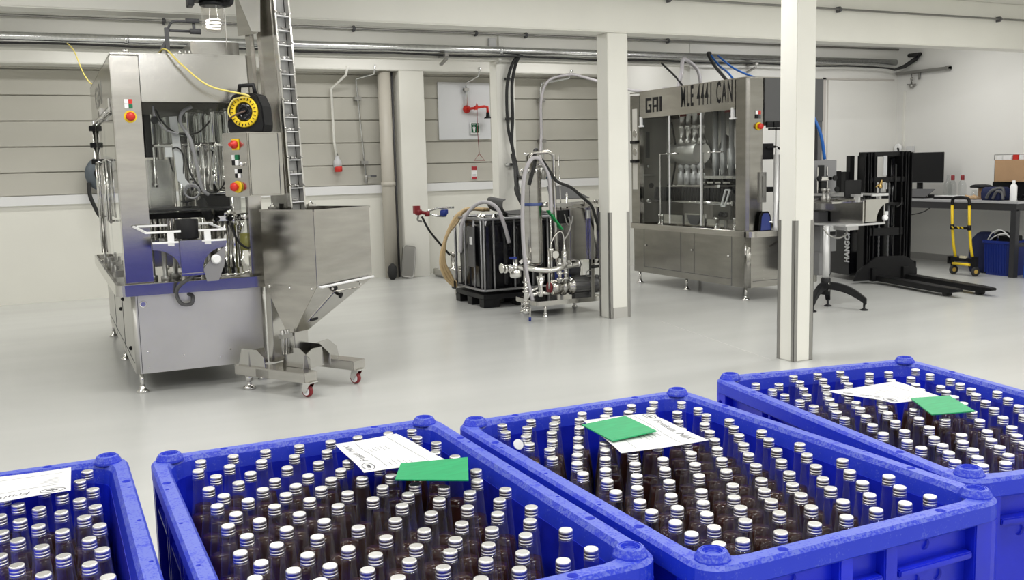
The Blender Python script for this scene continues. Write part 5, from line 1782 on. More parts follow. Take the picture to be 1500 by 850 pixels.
# square tank
b = MB()
b.box(5.03, 5.44, 9.05, 9.48, 0.58, 1.135)
b.prism([(5.02, 1.15), (5.45, 1.15), (5.45, 1.19), (5.02, 1.17)], 'y', 9.03, 9.5)
tk = b.build('square_tank', STEEL, sk, 0.006)
b = MB()
b.box(5.235, 5.255, 9.035, 9.048, 1.02, 1.11)
b.build('gauge_strip', PAPER, tk)
MB().box(4.80, 5.05, 9.02, 9.06, 1.16, 1.19).build('top_rail', DSTEEL, sk)
b = MB()
for x in (5.20, 5.25, 5.33, 5.36):
    b.lathe((x, 9.04, 1.17), [(0.012, 0), (0.012, 0.03), (0.018, 0.032), (0.018, 0.05)], 8)
b.tube([(4.70, 9.05, 1.19), (4.76, 9.03, 1.19)], 0.026, 10)
b.build_each('top_fitting', CHROME, sk)
b = MB()
b.tube([(4.95, 9.02, 1.08), (4.98, 9.02, 0.98), (5.03, 9.02, 0.97), (5.05, 9.02, 1.06)], 0.007, 7, 5)
b.tube([(4.93, 9.02, 0.80), (4.98, 9.01, 0.86), (5.02, 9.02, 0.95), (5.0, 9.02, 1.05)], 0.009, 7, 5)
b.build_each('thin_hose', DSTEEL, sk)
MB().bar((4.74, 9.0, 1.13), (4.90, 8.99, 0.92), 0.012, 0.07, (0, 1, 0)).build('green_handle', mat('bright_green', (0.01, 0.35, 0.09), 0.4), sk, 0.003)
b = MB()
b.box(4.90, 5.02, 9.06, 9.16, 0.98, 1.12)
b.build('black_box', BLACK, sk, 0.004)

# hoses over the skid
tag(MB().tube([(4.52, 8.96, 0.20), (4.46, 8.95, 0.45), (4.425, 8.95, 0.8), (4.425, 8.95, 1.2), (4.46, 8.96, 1.5), (4.54, 8.96, 1.66), (4.64, 8.96, 1.66), (4.73, 8.96, 1.52), (4.76, 8.97, 1.35), (4.77, 8.98, 1.10)], 0.020, 10, 7).build('arched_hose', GREYHOSE),
    'pale grey hose arching over the top of the tall filter housing', 'hose')
tag(MB().tube([(4.66, 8.955, 1.66), (4.73, 8.95, 1.56), (4.83, 8.95, 1.43), (4.99, 8.94, 1.36), (5.14, 8.94, 1.24), (5.24, 8.94, 1.15), (5.30, 8.94, 0.98), (5.39, 8.94, 0.78), (5.42, 8.93, 0.63), (5.36, 8.95, 0.52), (5.25, 8.99, 0.50)], 0.016, 9, 7).build('black_hose', RUBBER),
    'black hose running from the filter top across the square tank down the right side', 'hose')

# black cables coming down the middle column to the skid
cab = thing('cable_bundle', 'bundle of black cables dropping from the overhead pipe along the far white column', 'cable', (5.4, 11.3, 1.2))
MB().tube([(5.62, 11.28, 3.0), (5.50, 11.30, 2.90), (5.42, 11.33, 2.6), (5.42, 11.33, 2.1), (5.47, 11.30, 1.8), (5.44, 11.2, 1.6), (5.30, 10.9, 1.42), (5.20, 10.62, 1.22), (5.27, 10.5, 1.12)], 0.02, 8, 7).build('cable', RUBBER, cab)
MB().tube([(5.58, 11.27, 2.98), (5.53, 11.30, 2.86), (5.49, 11.33, 2.6), (5.49, 11.33, 2.2), (5.46, 11.31, 1.9), (5.50, 11.28, 1.6), (5.40, 11.0, 1.46), (5.12, 10.2, 1.50), (4.90, 9.6, 1.70), (4.78, 9.3, 1.76), (4.68, 9.15, 1.74), (4.60, 9.0, 1.62), (4.53, 9.0, 1.4)], 0.02, 8, 7).build('cable', RUBBER, cab)
MB().tube([(5.45, 11.30, 1.75), (5.38, 11.0, 1.35), (5.24, 10.7, 1.28), (5.22, 10.5, 1.10)], 0.018, 8, 7).build('cable', RUBBER, cab)
MB().tube([(5.50, 11.33, 1.62), (5.53, 11.3, 1.45), (5.44, 11.2, 1.3), (5.42, 11.0, 1.12)], 0.018, 8, 7).build('cable', RUBBER, cab)
b = MB()
for z in (2.7, 2.2, 1.62):
    b.box(5.40, 5.52, 11.37, 11.41, z - 0.015, z + 0.015)
b.build_each('cable_clip', GALV, cab)

# small things on the floor along the back wall
b = MB()
b.lathe((4.70, 11.30, 0.0), [(0.0, 0.0), (0.085, 0.0), (0.09, 0.01), (0.125, 0.30), (0.132, 0.305), (0.132, 0.32), (0.124, 0.32), (0.085, 0.02), (0.0, 0.02)], 28, caps=False)
bk = b.build('steel_bucket', STEEL)
tag(bk, 'tapered stainless bucket on the floor behind the tan hose coil', 'bucket')
fd = thing('floor_drain', 'square steel floor drain pot with an upright pipe stub, left of the bucket', 'drain', (5.40, 13.25, 0))
b = MB()
b.rings([[(5.40 + x * f, 13.25 + y * f, z) for x, y in ((-0.24, -0.24), (0.24, -0.24), (0.24, 0.24), (-0.24, 0.24))] for f, z in ((0.9, 0.0), (1.0, 0.03), (1.0, 0.11), (0.93, 0.12), (0.9, 0.07))], smooth=False)
b.build('basin', STEEL, fd, 0.004)
b = MB()
b.lathe((5.40, 13.25, 0.07), [(0.12, 0), (0.12, 0.05), (0.055, 0.07), (0.05, 0.25), (0.058, 0.255), (0.058, 0.29)], 20)
b.build('pipe_stub', STEEL, fd)
b = MB()
rs = []
LT = Matrix.Translation((4.72, 13.44, 0.0)) @ Matrix.Rotation(math.radians(-8), 4, 'X') @ Matrix.Rotation(math.radians(9), 4, 'Y')
b = MB(LT)
b.rings([[(p[0], y, 0.245 + p[1]) for p in rrect(hx, hz, r, 0, 5)] for hx, hz, r, y in ((0.088, 0.225, 0.04, 0.02), (0.10, 0.238, 0.05, 0.0), (0.10, 0.238, 0.05, -0.05), (0.094, 0.232, 0.045, -0.056), (0.080, 0.218, 0.03, -0.05))], smooth=False)
tag(b.build('shallow_tray', DSTEEL), 'rounded rectangular stainless tray leaning against the foot of the wide white column', 'tray')
b = MB()
b.lathe((4.50, 13.42, 0.0), [(0.03, 0), (0.06, 0.04), (0.075, 0.11), (0.06, 0.19), (0.02, 0.235), (0.0, 0.24)], 14)
tag(b.build('black_floor_plug', RUBBER), 'small black teardrop shaped object on the floor by the beige pipe', 'plug')
# tap head with a hose at the wall (left of the tank)
vl = thing('hose_valve', 'red and blue valve fittings with braided lines and a black hose, left of the tank', 'valve', (4.05, 10.9, 1.0))
b = MB()
b.lathe((3.985, 10.85, 1.085), [(0.035, -0.03), (0.04, 0.0), (0.03, 0.04)], 14, axis='x')
b.box(3.93, 4.0, 10.82, 10.88, 1.07, 1.16)
b.tube([(3.98, 10.85, 1.09), (4.12, 10.85, 1.06)], 0.022, 10)
b.lathe((4.10, 10.85, 1.03), [(0.03, 0), (0.03, 0.06)], 12)
b.build('red_valve', DRED, vl)
MB().tube([(4.10, 10.85, 1.09), (4.25, 10.86, 1.12), (4.45, 10.87, 1.12)], 0.012, 8, 4).build('braided_line', GALV, vl)
MB().tube([(4.10, 10.85, 1.06), (4.22, 10.86, 1.03), (4.34, 10.87, 1.02)], 0.012, 8, 4).build('braided_line', GALV, vl)
b = MB()
b.lathe((4.31, 10.86, 1.02), [(0.03, 0), (0.045, 0.02), (0.045, 0.06), (0.025, 0.08)], 12)
b.box(4.28, 4.36, 10.83, 10.88, 1.05, 1.1)
b.build('blue_valve', BLUEP, vl, 0.004)
MB().tube([(4.03, 10.85, 1.03), (4.12, 10.86, 0.86), (4.25, 10.87, 0.70), (4.38, 10.88, 0.55)], 0.014, 8, 6).build('drop_hose', RUBBER, vl)
MB().tube([(3.99, 10.85, 1.06), (3.98, 10.86, 0.99), (4.03, 10.86, 0.97)], 0.012, 8, 5).build('shackle', DSTEEL, vl)

# ---------------------------------------------------------------- pallet stacker at the right
FT = Matrix.Translation((9.64, 9.05, 0)) @ Matrix.Rotation(math.radians(-13), 4, 'Z') @ Matrix.Scale(0.88, 4, (1, 0, 0)) @ Matrix.Translation((-9.64, -9.05, 0))
fk = thing('pallet_stacker', 'black electric pallet stacker with lowered mast and two forks along the floor', 'pallet stacker', (9.7, 9.4, 0))
b = MB(FT)
b.prism([(9.42, 0.06), (10.15, 0.06), (10.15, 0.80), (10.10, 1.02), (9.5, 1.02), (9.42, 0.86)], 'x', 9.30, 10.08)
body = b.build('body', BLACKGLOSS, fk, 0.02)
b = MB(FT)
b.prism([(10.02, 0.08), (10.22, 0.10), (10.22, 0.95), (10.12, 1.0), (10.02, 1.0)], 'x', 9.28, 10.1)
b.build('rear_cover', mat('silver_cover', (0.62, 0.62, 0.61), 0.35), fk, 0.01)
b = MB(FT)
b.prism([(9.985, 0.35), (10.02, 0.33), (10.02, 0.98), (9.985, 0.98)], 'x', 9.285, 9.32)
b.build('red_stripe', mat('crimson', (0.42, 0.02, 0.05), 0.35), fk)
lt_ = text_mb('HANGCHA', 0.15, FT @ basis((9.296, 9.43, 0.235), (0, 0, 1), (0, 1, 0)), 0.006, 0.62, 0.002, space=1.1)
# the word runs upwards on the side panel
xs_ = [v[1] for v in lt_.v]
lt_.build('lettering', PAPER, body)
b = MB(FT)
for x in (9.36, 10.02):
    b.lathe((x - 0.03, 10.05, 0.075), [(0.075, 0), (0.075, 0.06)], 20, axis='x')
b.build_each('wheel', RUBBER, fk)
# mast
for x in (9.26, 9.36, 9.86, 9.96):
    b = MB(FT)
    w_ = 0.075
    z1 = 1.655 if x in (9.36, 9.86) else 1.645
    b.box(x, x + w_, 9.18, 9.20, 0.05, z1)
    b.box(x, x + 0.016, 9.06, 9.20, 0.05, z1)
    b.box(x + w_ - 0.016, x + w_, 9.06, 9.20, 0.05, z1)
    b.build('mast_channel', BLACK, fk, 0.003)
b = MB(FT)
b.box(9.26, 10.035, 9.10, 9.2, 1.60, 1.66)
b.box(9.36, 9.94, 9.08, 9.12, 0.60, 0.70)
b.box(9.36, 9.94, 9.08, 9.2, 1.28, 1.34)
b.box(9.36, 9.94, 9.08, 9.12, 0.98, 1.02)
b.build_each('mast_crossbar', BLACK, fk, 0.004)
b = MB(FT)
for x in (9.47, 9.78):
    b.cyl((x, 9.16, 0.1), (x, 9.16, 1.58), 0.025, n=12)
b.build_each('lift_cylinder', BLACKGLOSS, fk)
for x in (9.55, 9.70):
    b = MB(FT)
    for i in range(42):
        z = 0.12 + 0.028 * i
        b.box(x - 0.012 + 0.004 * (i % 2), x + 0.012 - 0.004 * (i % 2), 9.11, 9.125, z, z + 0.0275)
    b.box(x - 0.004, x + 0.004, 9.113, 9.122, 0.12, 1.29)
    b.build('lift_chain', DGREY, fk)
b = MB(FT)
b.box(9.27, 9.57, 9.205, 9.24, 0.98, 1.62)
b.box(9.74, 10.02, 9.205, 9.24, 0.98, 1.62)
b.box(9.57, 9.74, 9.205, 9.24, 1.02, 1.14)
b.box(9.20, 9.27, 9.30, 9.40, 1.02, 1.62)
b.box(9.14, 9.27, 9.32, 9.42, 1.02, 1.42)
b.build_each('mast_plate', BLACK, fk, 0.004)
b = MB(FT)
b.box(9.57, 9.63, 9.075, 9.08, 1.36, 1.61)
b.box(9.57, 9.59, 9.075, 9.08, 1.18, 1.27)
b.box(9.62, 9.64, 9.075, 9.08, 1.19, 1.27)
b.build_each('pale_strip', mat('pale_strip', (0.55, 0.56, 0.57), 0.4), fk)
b = MB(FT)
b.tube([(9.44, 9.06, 1.22), (9.50, 9.05, 1.26), (9.54, 9.06, 1.30), (9.52, 9.06, 1.2)], 0.012, 7, 5)
b.lathe((9.50, 9.06, 1.23), [(0.03, 0), (0.03, 0.03), (0.015, 0.035)], 12, axis=(0, -1, 0))
b.build('brass_union', mat('brass', (0.55, 0.38, 0.14), 0.3, 1.0), fk)
b = MB(FT)
b.prism([(9.60, 0.86), (9.66, 0.86), (9.66, 0.91), (9.60, 0.91)], 'y', 9.068, 9.076)
b.build('white_sticker', PAPER, fk)
b = MB(FT)
b.tube([(9.78, 9.06, 0.96), (9.85, 9.05, 1.0), (9.86, 9.05, 1.08)], 0.012, 7, 4)
b.tube([(9.76, 9.06, 1.5), (9.76, 9.06, 1.05)], 0.012, 7)
b.build_each('hydraulic_hose', RUBBER, fk)
b = MB(FT)
b.prism([(9.10, 0.04), (10.12, 0.04), (10.12, 0.16), (10.06, 0.26), (10.0, 0.30), (9.9, 0.34), (9.45, 0.34), (9.25, 0.22), (9.16, 0.16)], 'y', 9.02, 9.06)
b.box(9.36, 9.44, 8.98, 9.06, 0.03, 0.2)
b.box(9.86, 9.96, 8.98, 9.06, 0.03, 0.2)
b.build_each('fork_carriage', BLACK, fk, 0.006)
def fork(xa, ya, xb, yb, name='fork', w_=0.17):
    d = Vector((xb - xa, yb - ya, 0))
    s_ = d.normalized().cross(Vector((0, 0, 1)))
    rs = []
    for u, wd, z0, z1 in ((0, 0.5, 0.035, 0.10), (0.12, 0.5, 0.035, 0.10), (0.82, 0.5, 0.035, 0.10), (0.93, 0.42, 0.05, 0.10), (1.0, 0.26, 0.072, 0.098)):
        p = Vector((xa, ya, 0)) + d * u
        a_, c_ = p - s_ * w_ * wd, p + s_ * w_ * wd
        rs.append([(a_.x, a_.y, z0), (c_.x, c_.y, z0), (c_.x, c_.y, z1), (a_.x, a_.y, z1)])
    f_ = MB(FT).rings(rs, smooth=False).build(name, BLACK, fk, 0.006)
    m_ = Vector((xa, ya, 0)) + d * 0.86
    MB(FT).lathe((m_.x - 0.05, m_.y, 0.032), [(0.032, 0), (0.032, 0.1)], 14, axis='x').build('load_roller', RUBBER, f_)
fork(9.50, 9.03, 9.52, 7.50)
fork(9.97, 9.03, 9.97, 7.45)
b = MB(FT)
b.tube([(9.7, 10.1, 1.0), (9.6, 10.35, 1.15), (9.45, 10.5, 1.25)], 0.03, 10, 5)
b.build('tiller', BLACK, fk)
b = MB(FT)
b.box(9.36, 9.56, 10.0, 10.02, 1.05, 1.42)
b.build('guard_screen', BLACK, fk, 0.01)
b = MB(FT)
b.box(10.10, 10.14, 9.06, 9.2, 0.1, 0.26)
b.build('side_roller', BLACK, fk, 0.01)

# ---------------------------------------------------------------- workbench along the right wall and what stands on it
wb = thing('workbench', 'long workbench with a dark grey steel frame along the right white wall', 'workbench', (11.7, 9.8, 0))
DX0, DX1, DY0, DY1, DZ = 11.2, 12.2, 8.42, 11.3, 0.985
MB().box(DX0, DX1, DY0 - 0.02, DY1, DZ - 0.03, DZ).build('worktop', mat('grey_worktop', (0.42, 0.42, 0.43), 0.4), wb, 0.003)
b = MB()
b.box(DX0 + 0.01, DX0 + 0.07, DY0, DY1, DZ - 0.12, DZ - 0.03)
b.box(DX1 - 0.07, DX1 - 0.01, DY0, DY1, DZ - 0.12, DZ - 0.03)
b.bar((DX0 + 0.04, DY0 + 0.04, 0.42), (DX1 - 0.04, DY0 + 0.04, 0.42), 0.05)
b.bar((DX0 + 0.04, DY0 + 0.04, DZ - 0.075), (DX1 - 0.04, DY0 + 0.04, DZ - 0.075), 0.05, 0.09)
b.build_each('frame_rail', FRAMEGREY, wb, 0.003)
for x in (DX0 + 0.045, DX1 - 0.045):
    for y in (DY0 + 0.04, DY1 - 0.05):
        MB().box(x - 0.04, x + 0.04, y - 0.04, y + 0.04, 0.0, DZ - 0.10).build('leg', FRAMEGREY, wb, 0.004)

mo = thing('monitor', 'wide black computer monitor on the workbench, right of the stacker mast', 'monitor', (11.85, 10.4, DZ))
MT = frame(11.85, 10.55, DZ, math.radians(8))
MB(MT).box(-0.02, 0.015, -0.40, 0.42, 0.22, 0.66).build('screen', BLACK, mo, 0.004)
b = MB(MT)
b.box(0.015, 0.05, -0.04, 0.04, 0.05, 0.4)
b.lathe((0.02, 0, 0), [(0.12, 0), (0.12, 0.01), (0.03, 0.015), (0.03, 0.2)], 20)
b.build('stand', BLACK, mo)
MB(MT).box(-0.0225, -0.019, -0.41, 0.43, 0.215, 0.225).build('bezel', DGREY, mo)
lp = thing('laptop', 'dark laptop opened back to a low slant in front of the monitor', 'laptop', (11.6, 10.2, DZ))
LTm = frame(11.55, 10.30, DZ, math.radians(4))
MB(LTm).box(-0.12, 0.10, -0.20, 0.18, 0.0, 0.015).build('keyboard_base', BLACK, lp, 0.003)
b = MB(LTm)
b.add([(0.02, -0.12, 0.012), (0.02, 0.22, 0.012), (0.13, 0.22, 0.13), (0.13, -0.20, 0.13), (0.024, -0.12, 0.006), (0.024, 0.22, 0.006), (0.136, 0.22, 0.126), (0.136, -0.20, 0.126)],
      [(0, 1, 2, 3), (7, 6, 5, 4), (0, 4, 5, 1), (1, 5, 6, 2), (2, 6, 7, 3), (3, 7, 4, 0)])
b.build('lid', DGREY, lp)
b = MB(LTm)
b.box(0.05, 0.12, -0.20, -0.14, 0.0, 0.05)
b.build('dock', BLACK, lp, 0.004)
b = MB().box(11.45, 11.75, 9.44, 9.93, DZ, DZ + 0.035)
tr = b.build('sample_tray', BLACK, None, 0.004)
tag(tr, 'flat black tray with a white sheet on top, on the workbench edge', 'tray')
MB().box(11.46, 11.74, 9.50, 9.92, DZ + 0.0355, DZ + 0.042).build('white_sheet', PAPER, tr)


def bench_bottle(x, y, cap, label, rz=0):
    t = thing('clear_bottle', label, 'bottle', (x, y, DZ + 0.042), 0, 'clear bottles on the workbench')
    h = 0.30
    MB().lathe((x, y, DZ + 0.0425), [(0.0, 0.004), (0.05, 0.0), (0.056, 0.008), (0.056, 0.14), (0.045, 0.18), (0.022, 0.22), (0.018, 0.25), (0.018, 0.285)], 20, caps=False).build('glass_body', BGLASS2, t)
    if cap:
        MB().lathe((x, y, DZ + 0.26), [(0.0, 0.072), (0.022, 0.07), (0.025, 0.06), (0.025, 0.0)], 16, caps=False).build('cap', DRED, t, label='dark red cap')
    return t


BGLASS2 = glassy('pale_bottle_glass', (0.90, 0.91, 0.91), 1.5)
bench_bottle(11.6, 9.81, False, 'clear glass bottle without a cap, leftmost on the white sheet of the tray')
bench_bottle(11.55, 9.69, True, 'clear glass bottle with a dark red cap, middle one on the tray')
bench_bottle(11.6, 9.57, True, 'clear glass bottle with a dark red cap, rightmost one on the tray')
b = MB().lathe((11.62, 9.385, DZ), [(0.0, 0.003), (0.04, 0.0), (0.045, 0.005), (0.045, 0.09), (0.036, 0.10), (0.036, 0.12), (0.0, 0.12)], 18, caps=False)
tag(b.build('glass_jar', BGLASS2), 'small clear glass jar between the red capped bottles and the brown box', 'jar')
b = MB()
for i in range(6):
    a = i * 1.1
    b.tube([(11.40 + 0.02 * i, 9.36 - 0.03 * i, DZ + 0.02), (11.42 + 0.05 * math.cos(a), 9.30 + 0.05 * math.sin(a), DZ + 0.035 + 0.01 * (i % 3)), (11.44, 9.25 - 0.01 * i, DZ + 0.018)], 0.014, 7, 4)
tag(b.build('tan_tube_heap', mat('pale_tan', (0.55, 0.38, 0.22), 0.6), None), 'small heap of tan offcuts on the workbench beside the glass jar', 'offcuts')['kind'] = 'stuff'
b = MB().box(11.62, 11.84, 9.18, 9.33, DZ, DZ + 0.155)
cb_ = b.build('small_carton', CARD, None, 0.004)
tag(cb_, 'small plain brown carton on the workbench behind the tan offcuts', 'box')
b = MB()
b.rings([[(11.60 + x * 0.7, 9.27 + y * 0.7, DZ + z) for x, y in ((-0.12 * f, -0.18 * g), (0.12 * f, -0.18 * g), (0.12 * f, 0.16 * g), (-0.12 * f, 0.16 * g))] for f, g, z in ((0.9, 0.9, 0.158), (1, 1, 0.17), (0.85, 0.8, 0.195), (0.5, 0.5, 0.205))], smooth=True)
tag(b.build('soft_cap', BLACK), 'flat black soft cap lying on top of the small brown carton', 'cap')
BGT = Matrix.Translation((11.47, 8.93, 0)) @ Matrix.Scale(0.8, 4, (0, 1, 0)) @ Matrix.Translation((-11.45, -9.08, 0))
bg = thing('tool_bag', 'dark blue soft bag with grey straps, right of the small brown carton', 'bag', (11.45, 9.08, DZ))
b = MB(BGT)
b.rings([[(11.45 + p[0] * f, 9.08 + p[1] * f, DZ + z) for p in rrect(0.12, 0.20, 0.06, 0, 4)] for f, z in ((0.92, 0.0), (1.0, 0.03), (1.02, 0.1), (0.94, 0.15), (0.75, 0.175))], smooth=True)
b.build('bag_body', NAVY, bg)
b = MB(BGT)
b.tube([(11.31, 9.12, DZ + 0.03), (11.30, 9.02, DZ + 0.13), (11.38, 8.9, DZ + 0.16), (11.36, 8.84, DZ + 0.05)], 0.022, 8, 6)
b.tube([(11.31, 9.0, DZ + 0.025), (11.30, 8.92, DZ + 0.12), (11.34, 8.86, DZ + 0.1), (11.30, 8.80, DZ + 0.02)], 0.02, 8, 6)
b.build_each('strap', DGREY, bg)
b = MB()
b.box(11.68, 12.02, 8.60, 9.16, DZ, DZ + 0.24)
tag(b.build('black_case', BLACK, None, 0.01), 'black case on the workbench carrying the large open carton', 'case')
bc = thing('open_carton', 'large brown carton with red and white packets showing above its rim, on the black case', 'box', (11.85, 8.8, DZ + 0.241))
b = MB()
for x0, x1, y0, y1 in ((11.60, 11.606, 8.45, 9.07), (12.06, 12.066, 8.45, 9.07), (11.60, 12.066, 9.064, 9.07), (11.60, 12.066, 8.45, 8.456)):
    b.box(x0, x1, y0, y1, DZ + 0.245, DZ + 0.53)
b.box(11.60, 12.066, 8.45, 9.07, DZ + 0.241, DZ + 0.247)
b.build('carton_body', CARD, bc)
b = MB()
b.tube([(11.595, 8.45, DZ + 0.60), (11.595, 9.07, DZ + 0.60), (11.595, 9.07, DZ + 0.53)], 0.005, 6)
b.build('wire_rim', DSTEEL, bc)
for i, (y0, y1, z, mt_) in enumerate(((8.98, 9.055, 0.585, PAPER), (8.84, 8.97, 0.59, PAPER), (8.74, 8.82, 0.60, RED), (8.66, 8.73, 0.595, PAPER), (8.56, 8.65, 0.60, RED), (8.47, 8.55, 0.59, PAPER))):
    tag(MB().box(11.63, 11.95, y0, y1, DZ + 0.26, DZ + z).build('packet', mt_, None, 0.004),
        ('red packet' if mt_ is RED else 'white packet') + ' standing in the large brown carton, %s from its left end' % ORD[i], 'packet', 'packets in the large carton')
sb = thing('spray_bottle', 'small white plastic bottle in front of the black case', 'bottle', (11.38, 8.60, DZ))
MB().lathe((11.38, 8.60, DZ), [(0.0, 0), (0.04, 0), (0.043, 0.01), (0.043, 0.19), (0.03, 0.215), (0.016, 0.22)], 18, caps=False).build('bottle_body', PAPER, sb)
MB().lathe((11.38, 8.60, DZ + 0.22), [(0.018, 0), (0.02, 0.02), (0.02, 0.045), (0.0, 0.047)], 14, caps=False).build('cap', PAPER, sb)
b = MB()
b.box(11.46, 11.54, 8.48, 8.60, DZ, DZ + 0.03)
b.tube([(11.48, 8.48, DZ + 0.02), (11.50, 8.54, DZ + 0.07), (11.52, 8.6, DZ + 0.02)], 0.016, 8, 5)
tag(b.build('hand_tool', BLACK, None, 0.003), 'black hand tool lying at the workbench corner', 'tool')

# under the bench
HT = Matrix.Translation((0, 0.06, 0))
hd_ = thing('hand_truck', 'folding hand truck with yellow tube frame standing before the workbench', 'hand truck', (11.2, 9.15, 0))
tt = MB(HT)
for ya, yb in ((9.20, 9.36), (8.93, 9.09)):
    t1 = MB(HT).tube([(11.02, ya - 0.02, 0.93), (11.02, ya - 0.03, 0.66), (11.02, ya - 0.06, 0.40), (11.02, ya - 0.10, 0.22)], 0.019, 10)
    t1.build('yellow_tube', YELLOW, hd_)
    MB(HT).lathe((11.02, ya - 0.03, 0.60), [(0.026, 0), (0.026, 0.07)], 12).build('joint', BLACK, hd_)
MB(HT).tube([(11.02, 9.18, 0.93), (11.02, 9.175, 1.0), (11.02, 9.13, 1.03), (11.02, 8.97, 1.03), (11.02, 8.92, 1.0), (11.02, 8.91, 0.93)], 0.021, 10, 4).build('handle', BLACK, hd_)
b = MB(HT)
b.bar((11.0, 9.18, 0.63), (11.0, 8.90, 0.63), 0.03)
b.build('cross_brace', BLACK, hd_)
b = MB(HT)
for y in (9.13, 9.04, 8.98):
    b.bar((10.985, y - 0.015, 0.625), (10.985, y + 0.02, 0.645), 0.01, 0.016)
b.build_each('yellow_mark', YELLOW, hd_)
b = MB(HT)
b.bar((11.0, 9.17, 0.21), (11.0, 8.78, 0.21), 0.05)
b.bar((11.0, 9.17, 0.14), (11.0, 9.17, 0.24), 0.05)
b.bar((11.0, 8.78, 0.12), (11.0, 8.78, 0.26), 0.06)
b.build('axle_bar', BLACK, hd_)
MB(HT).tube([(10.97, 9.10, 0.15), (10.97, 8.83, 0.15)], 0.018, 8).build('lower_tube', YELLOW, hd_)
b = MB(HT)
b.bar((10.985, 9.0, 0.245), (10.985, 8.9, 0.245), 0.03)
b.build('label_bar', mat('beige_label', (0.6, 0.55, 0.4), 0.5), hd_)
for y in (9.10, 8.76):
    c_ = MB(HT).lathe((10.99, y, 0.065), [(0.02, -0.014), (0.06, -0.012), (0.064, -0.006), (0.064, 0.006), (0.06, 0.012), (0.02, 0.014)], 20, axis=(0.25, 1, 0))
    cw = c_.build('castor_wheel', RUBBER, hd_)
    MB(HT).lathe((10.99, y, 0.065), [(0.028, -0.016), (0.028, 0.016)], 14, axis=(0.25, 1, 0)).build('hub', mat('ochre_hub', (0.45, 0.30, 0.06), 0.4), cw)
    MB(HT).bar((10.99, y + 0.02, 0.07), (10.995, y + 0.03, 0.19), 0.02, 0.04).build('fork', BLACK, hd_)
bn = thing('blue_tub', 'dark blue ribbed plastic tub full of odds and ends under the workbench', 'tub', (11.5, 8.78, 0))
b = MB()
def tubring(f, z):
    return [(11.50 + p[0] * f, 8.76 + p[1] * f, z) for p in rrect(0.22, 0.20, 0.04, 0, 4)]
b.rings([tubring(0.86, 0.0), tubring(0.98, 0.42), tubring(1.06, 0.425), tubring(1.06, 0.46), tubring(0.96, 0.46), tubring(0.84, 0.03)], smooth=False)
for i in range(9):
    y = 8.60 + 0.04 * i
    b.bar((11.305, y, 0.03), (11.283, y, 0.41), 0.012)
b.build('tub_body', BLUEP, bn)
b = MB()
b.tube([(11.36, 8.94, 0.46), (11.34, 8.86, 0.56), (11.34, 8.74, 0.60), (11.36, 8.62, 0.53), (11.38, 8.58, 0.47)], 0.008, 7, 6)
b.tube([(11.35, 8.9, 0.46), (11.33, 8.78, 0.53), (11.34, 8.66, 0.55), (11.36, 8.56, 0.46)], 0.009, 7, 6)
ob = b.build('pale_tubing', PAPER)
tag(ob, 'loop of pale tubing sticking out of the dark blue tub', 'tubing')
b = MB()
b.box(11.38, 11.62, 8.62, 8.80, 0.10, 0.52)
b.tube([(11.38, 8.86, 0.45), (11.37, 8.80, 0.55), (11.37, 8.66, 0.56), (11.38, 8.60, 0.50)], 0.024, 8, 5)
tag(b.build('black_toolcase', BLACK, None, 0.006), 'black tool case with a carry handle sticking out of the dark blue tub', 'case')
b = MB()
b.rings([[(11.55 + p[0] * f, 9.13 + p[1] * f, z) for p in rrect(0.16, 0.17, 0.08, 0, 4)] for f, z in ((0.9, 0.0), (1.02, 0.08), (1.0, 0.32), (0.8, 0.46), (0.5, 0.53), (0.3, 0.55))], smooth=True)
tag(b.build('blue_sack', NAVY), 'crumpled dark blue sack slumped between the hand truck and the blue tub', 'sack')
jc = thing('jerry_can', 'bright blue plastic jerry can on the floor beyond the workbench leg', 'jerry can', (11.45, 8.22, 0))
b = MB()
b.rings([[(11.42 + p[0] * f, 8.22 + p[1] * f, z) for p in rrect(0.15, 0.13, 0.04, 0, 4)] for f, z in ((0.94, 0.0), (1.0, 0.02), (1.0, 0.16), (0.97, 0.18), (1.0, 0.2), (1.0, 0.34), (0.9, 0.38), (0.4, 0.385))], smooth=False)
b.build('can_body', BLUEB, jc, 0.004)
MB().tube([(11.42, 8.30, 0.37), (11.42, 8.29, 0.42), (11.42, 8.2, 0.43), (11.42, 8.17, 0.37)], 0.016, 8, 4).build('handle', BLUEB, jc)
MB().lathe((11.36, 8.14, 0.375), [(0.028, 0), (0.028, 0.035), (0.0, 0.037)], 14, caps=False).build('cap', BLUEB, jc)
tag(MB().tube([(11.9, 10.2, DZ - 0.04), (11.7, 10.3, 0.78), (11.55, 10.5, 0.72), (11.6, 10.65, 0.70)], 0.008, 7, 6).build('power_lead', DGREY), 'thin grey lead sagging under the workbench beside the stacker', 'cable')

# ---------------------------------------------------------------- pipes, conduits and wall fittings


def conduit(x0, x1, y, z, r, label, clips, name='conduit', clip_r=1.9):
    t = thing(name, label, 'pipe', (x0, y, z))
    MB().cyl((x0, y, z), (x1, y, z), r, n=10).build('tube', DSTEEL, t)
    for x in clips:
        c_ = MB()
        c_.lathe((x - 0.02, y, z), [(r * 1.2, 0), (r * clip_r, 0.01), (r * clip_r, 0.03), (r * 1.2, 0.04)], 12, axis='x')
        c_.box(x - 0.012, x + 0.012, y, y + 0.055, z - r * 2.4, z + r * 2.4)
        c_.build('clip', DGREY, t, 0.002)
    return t


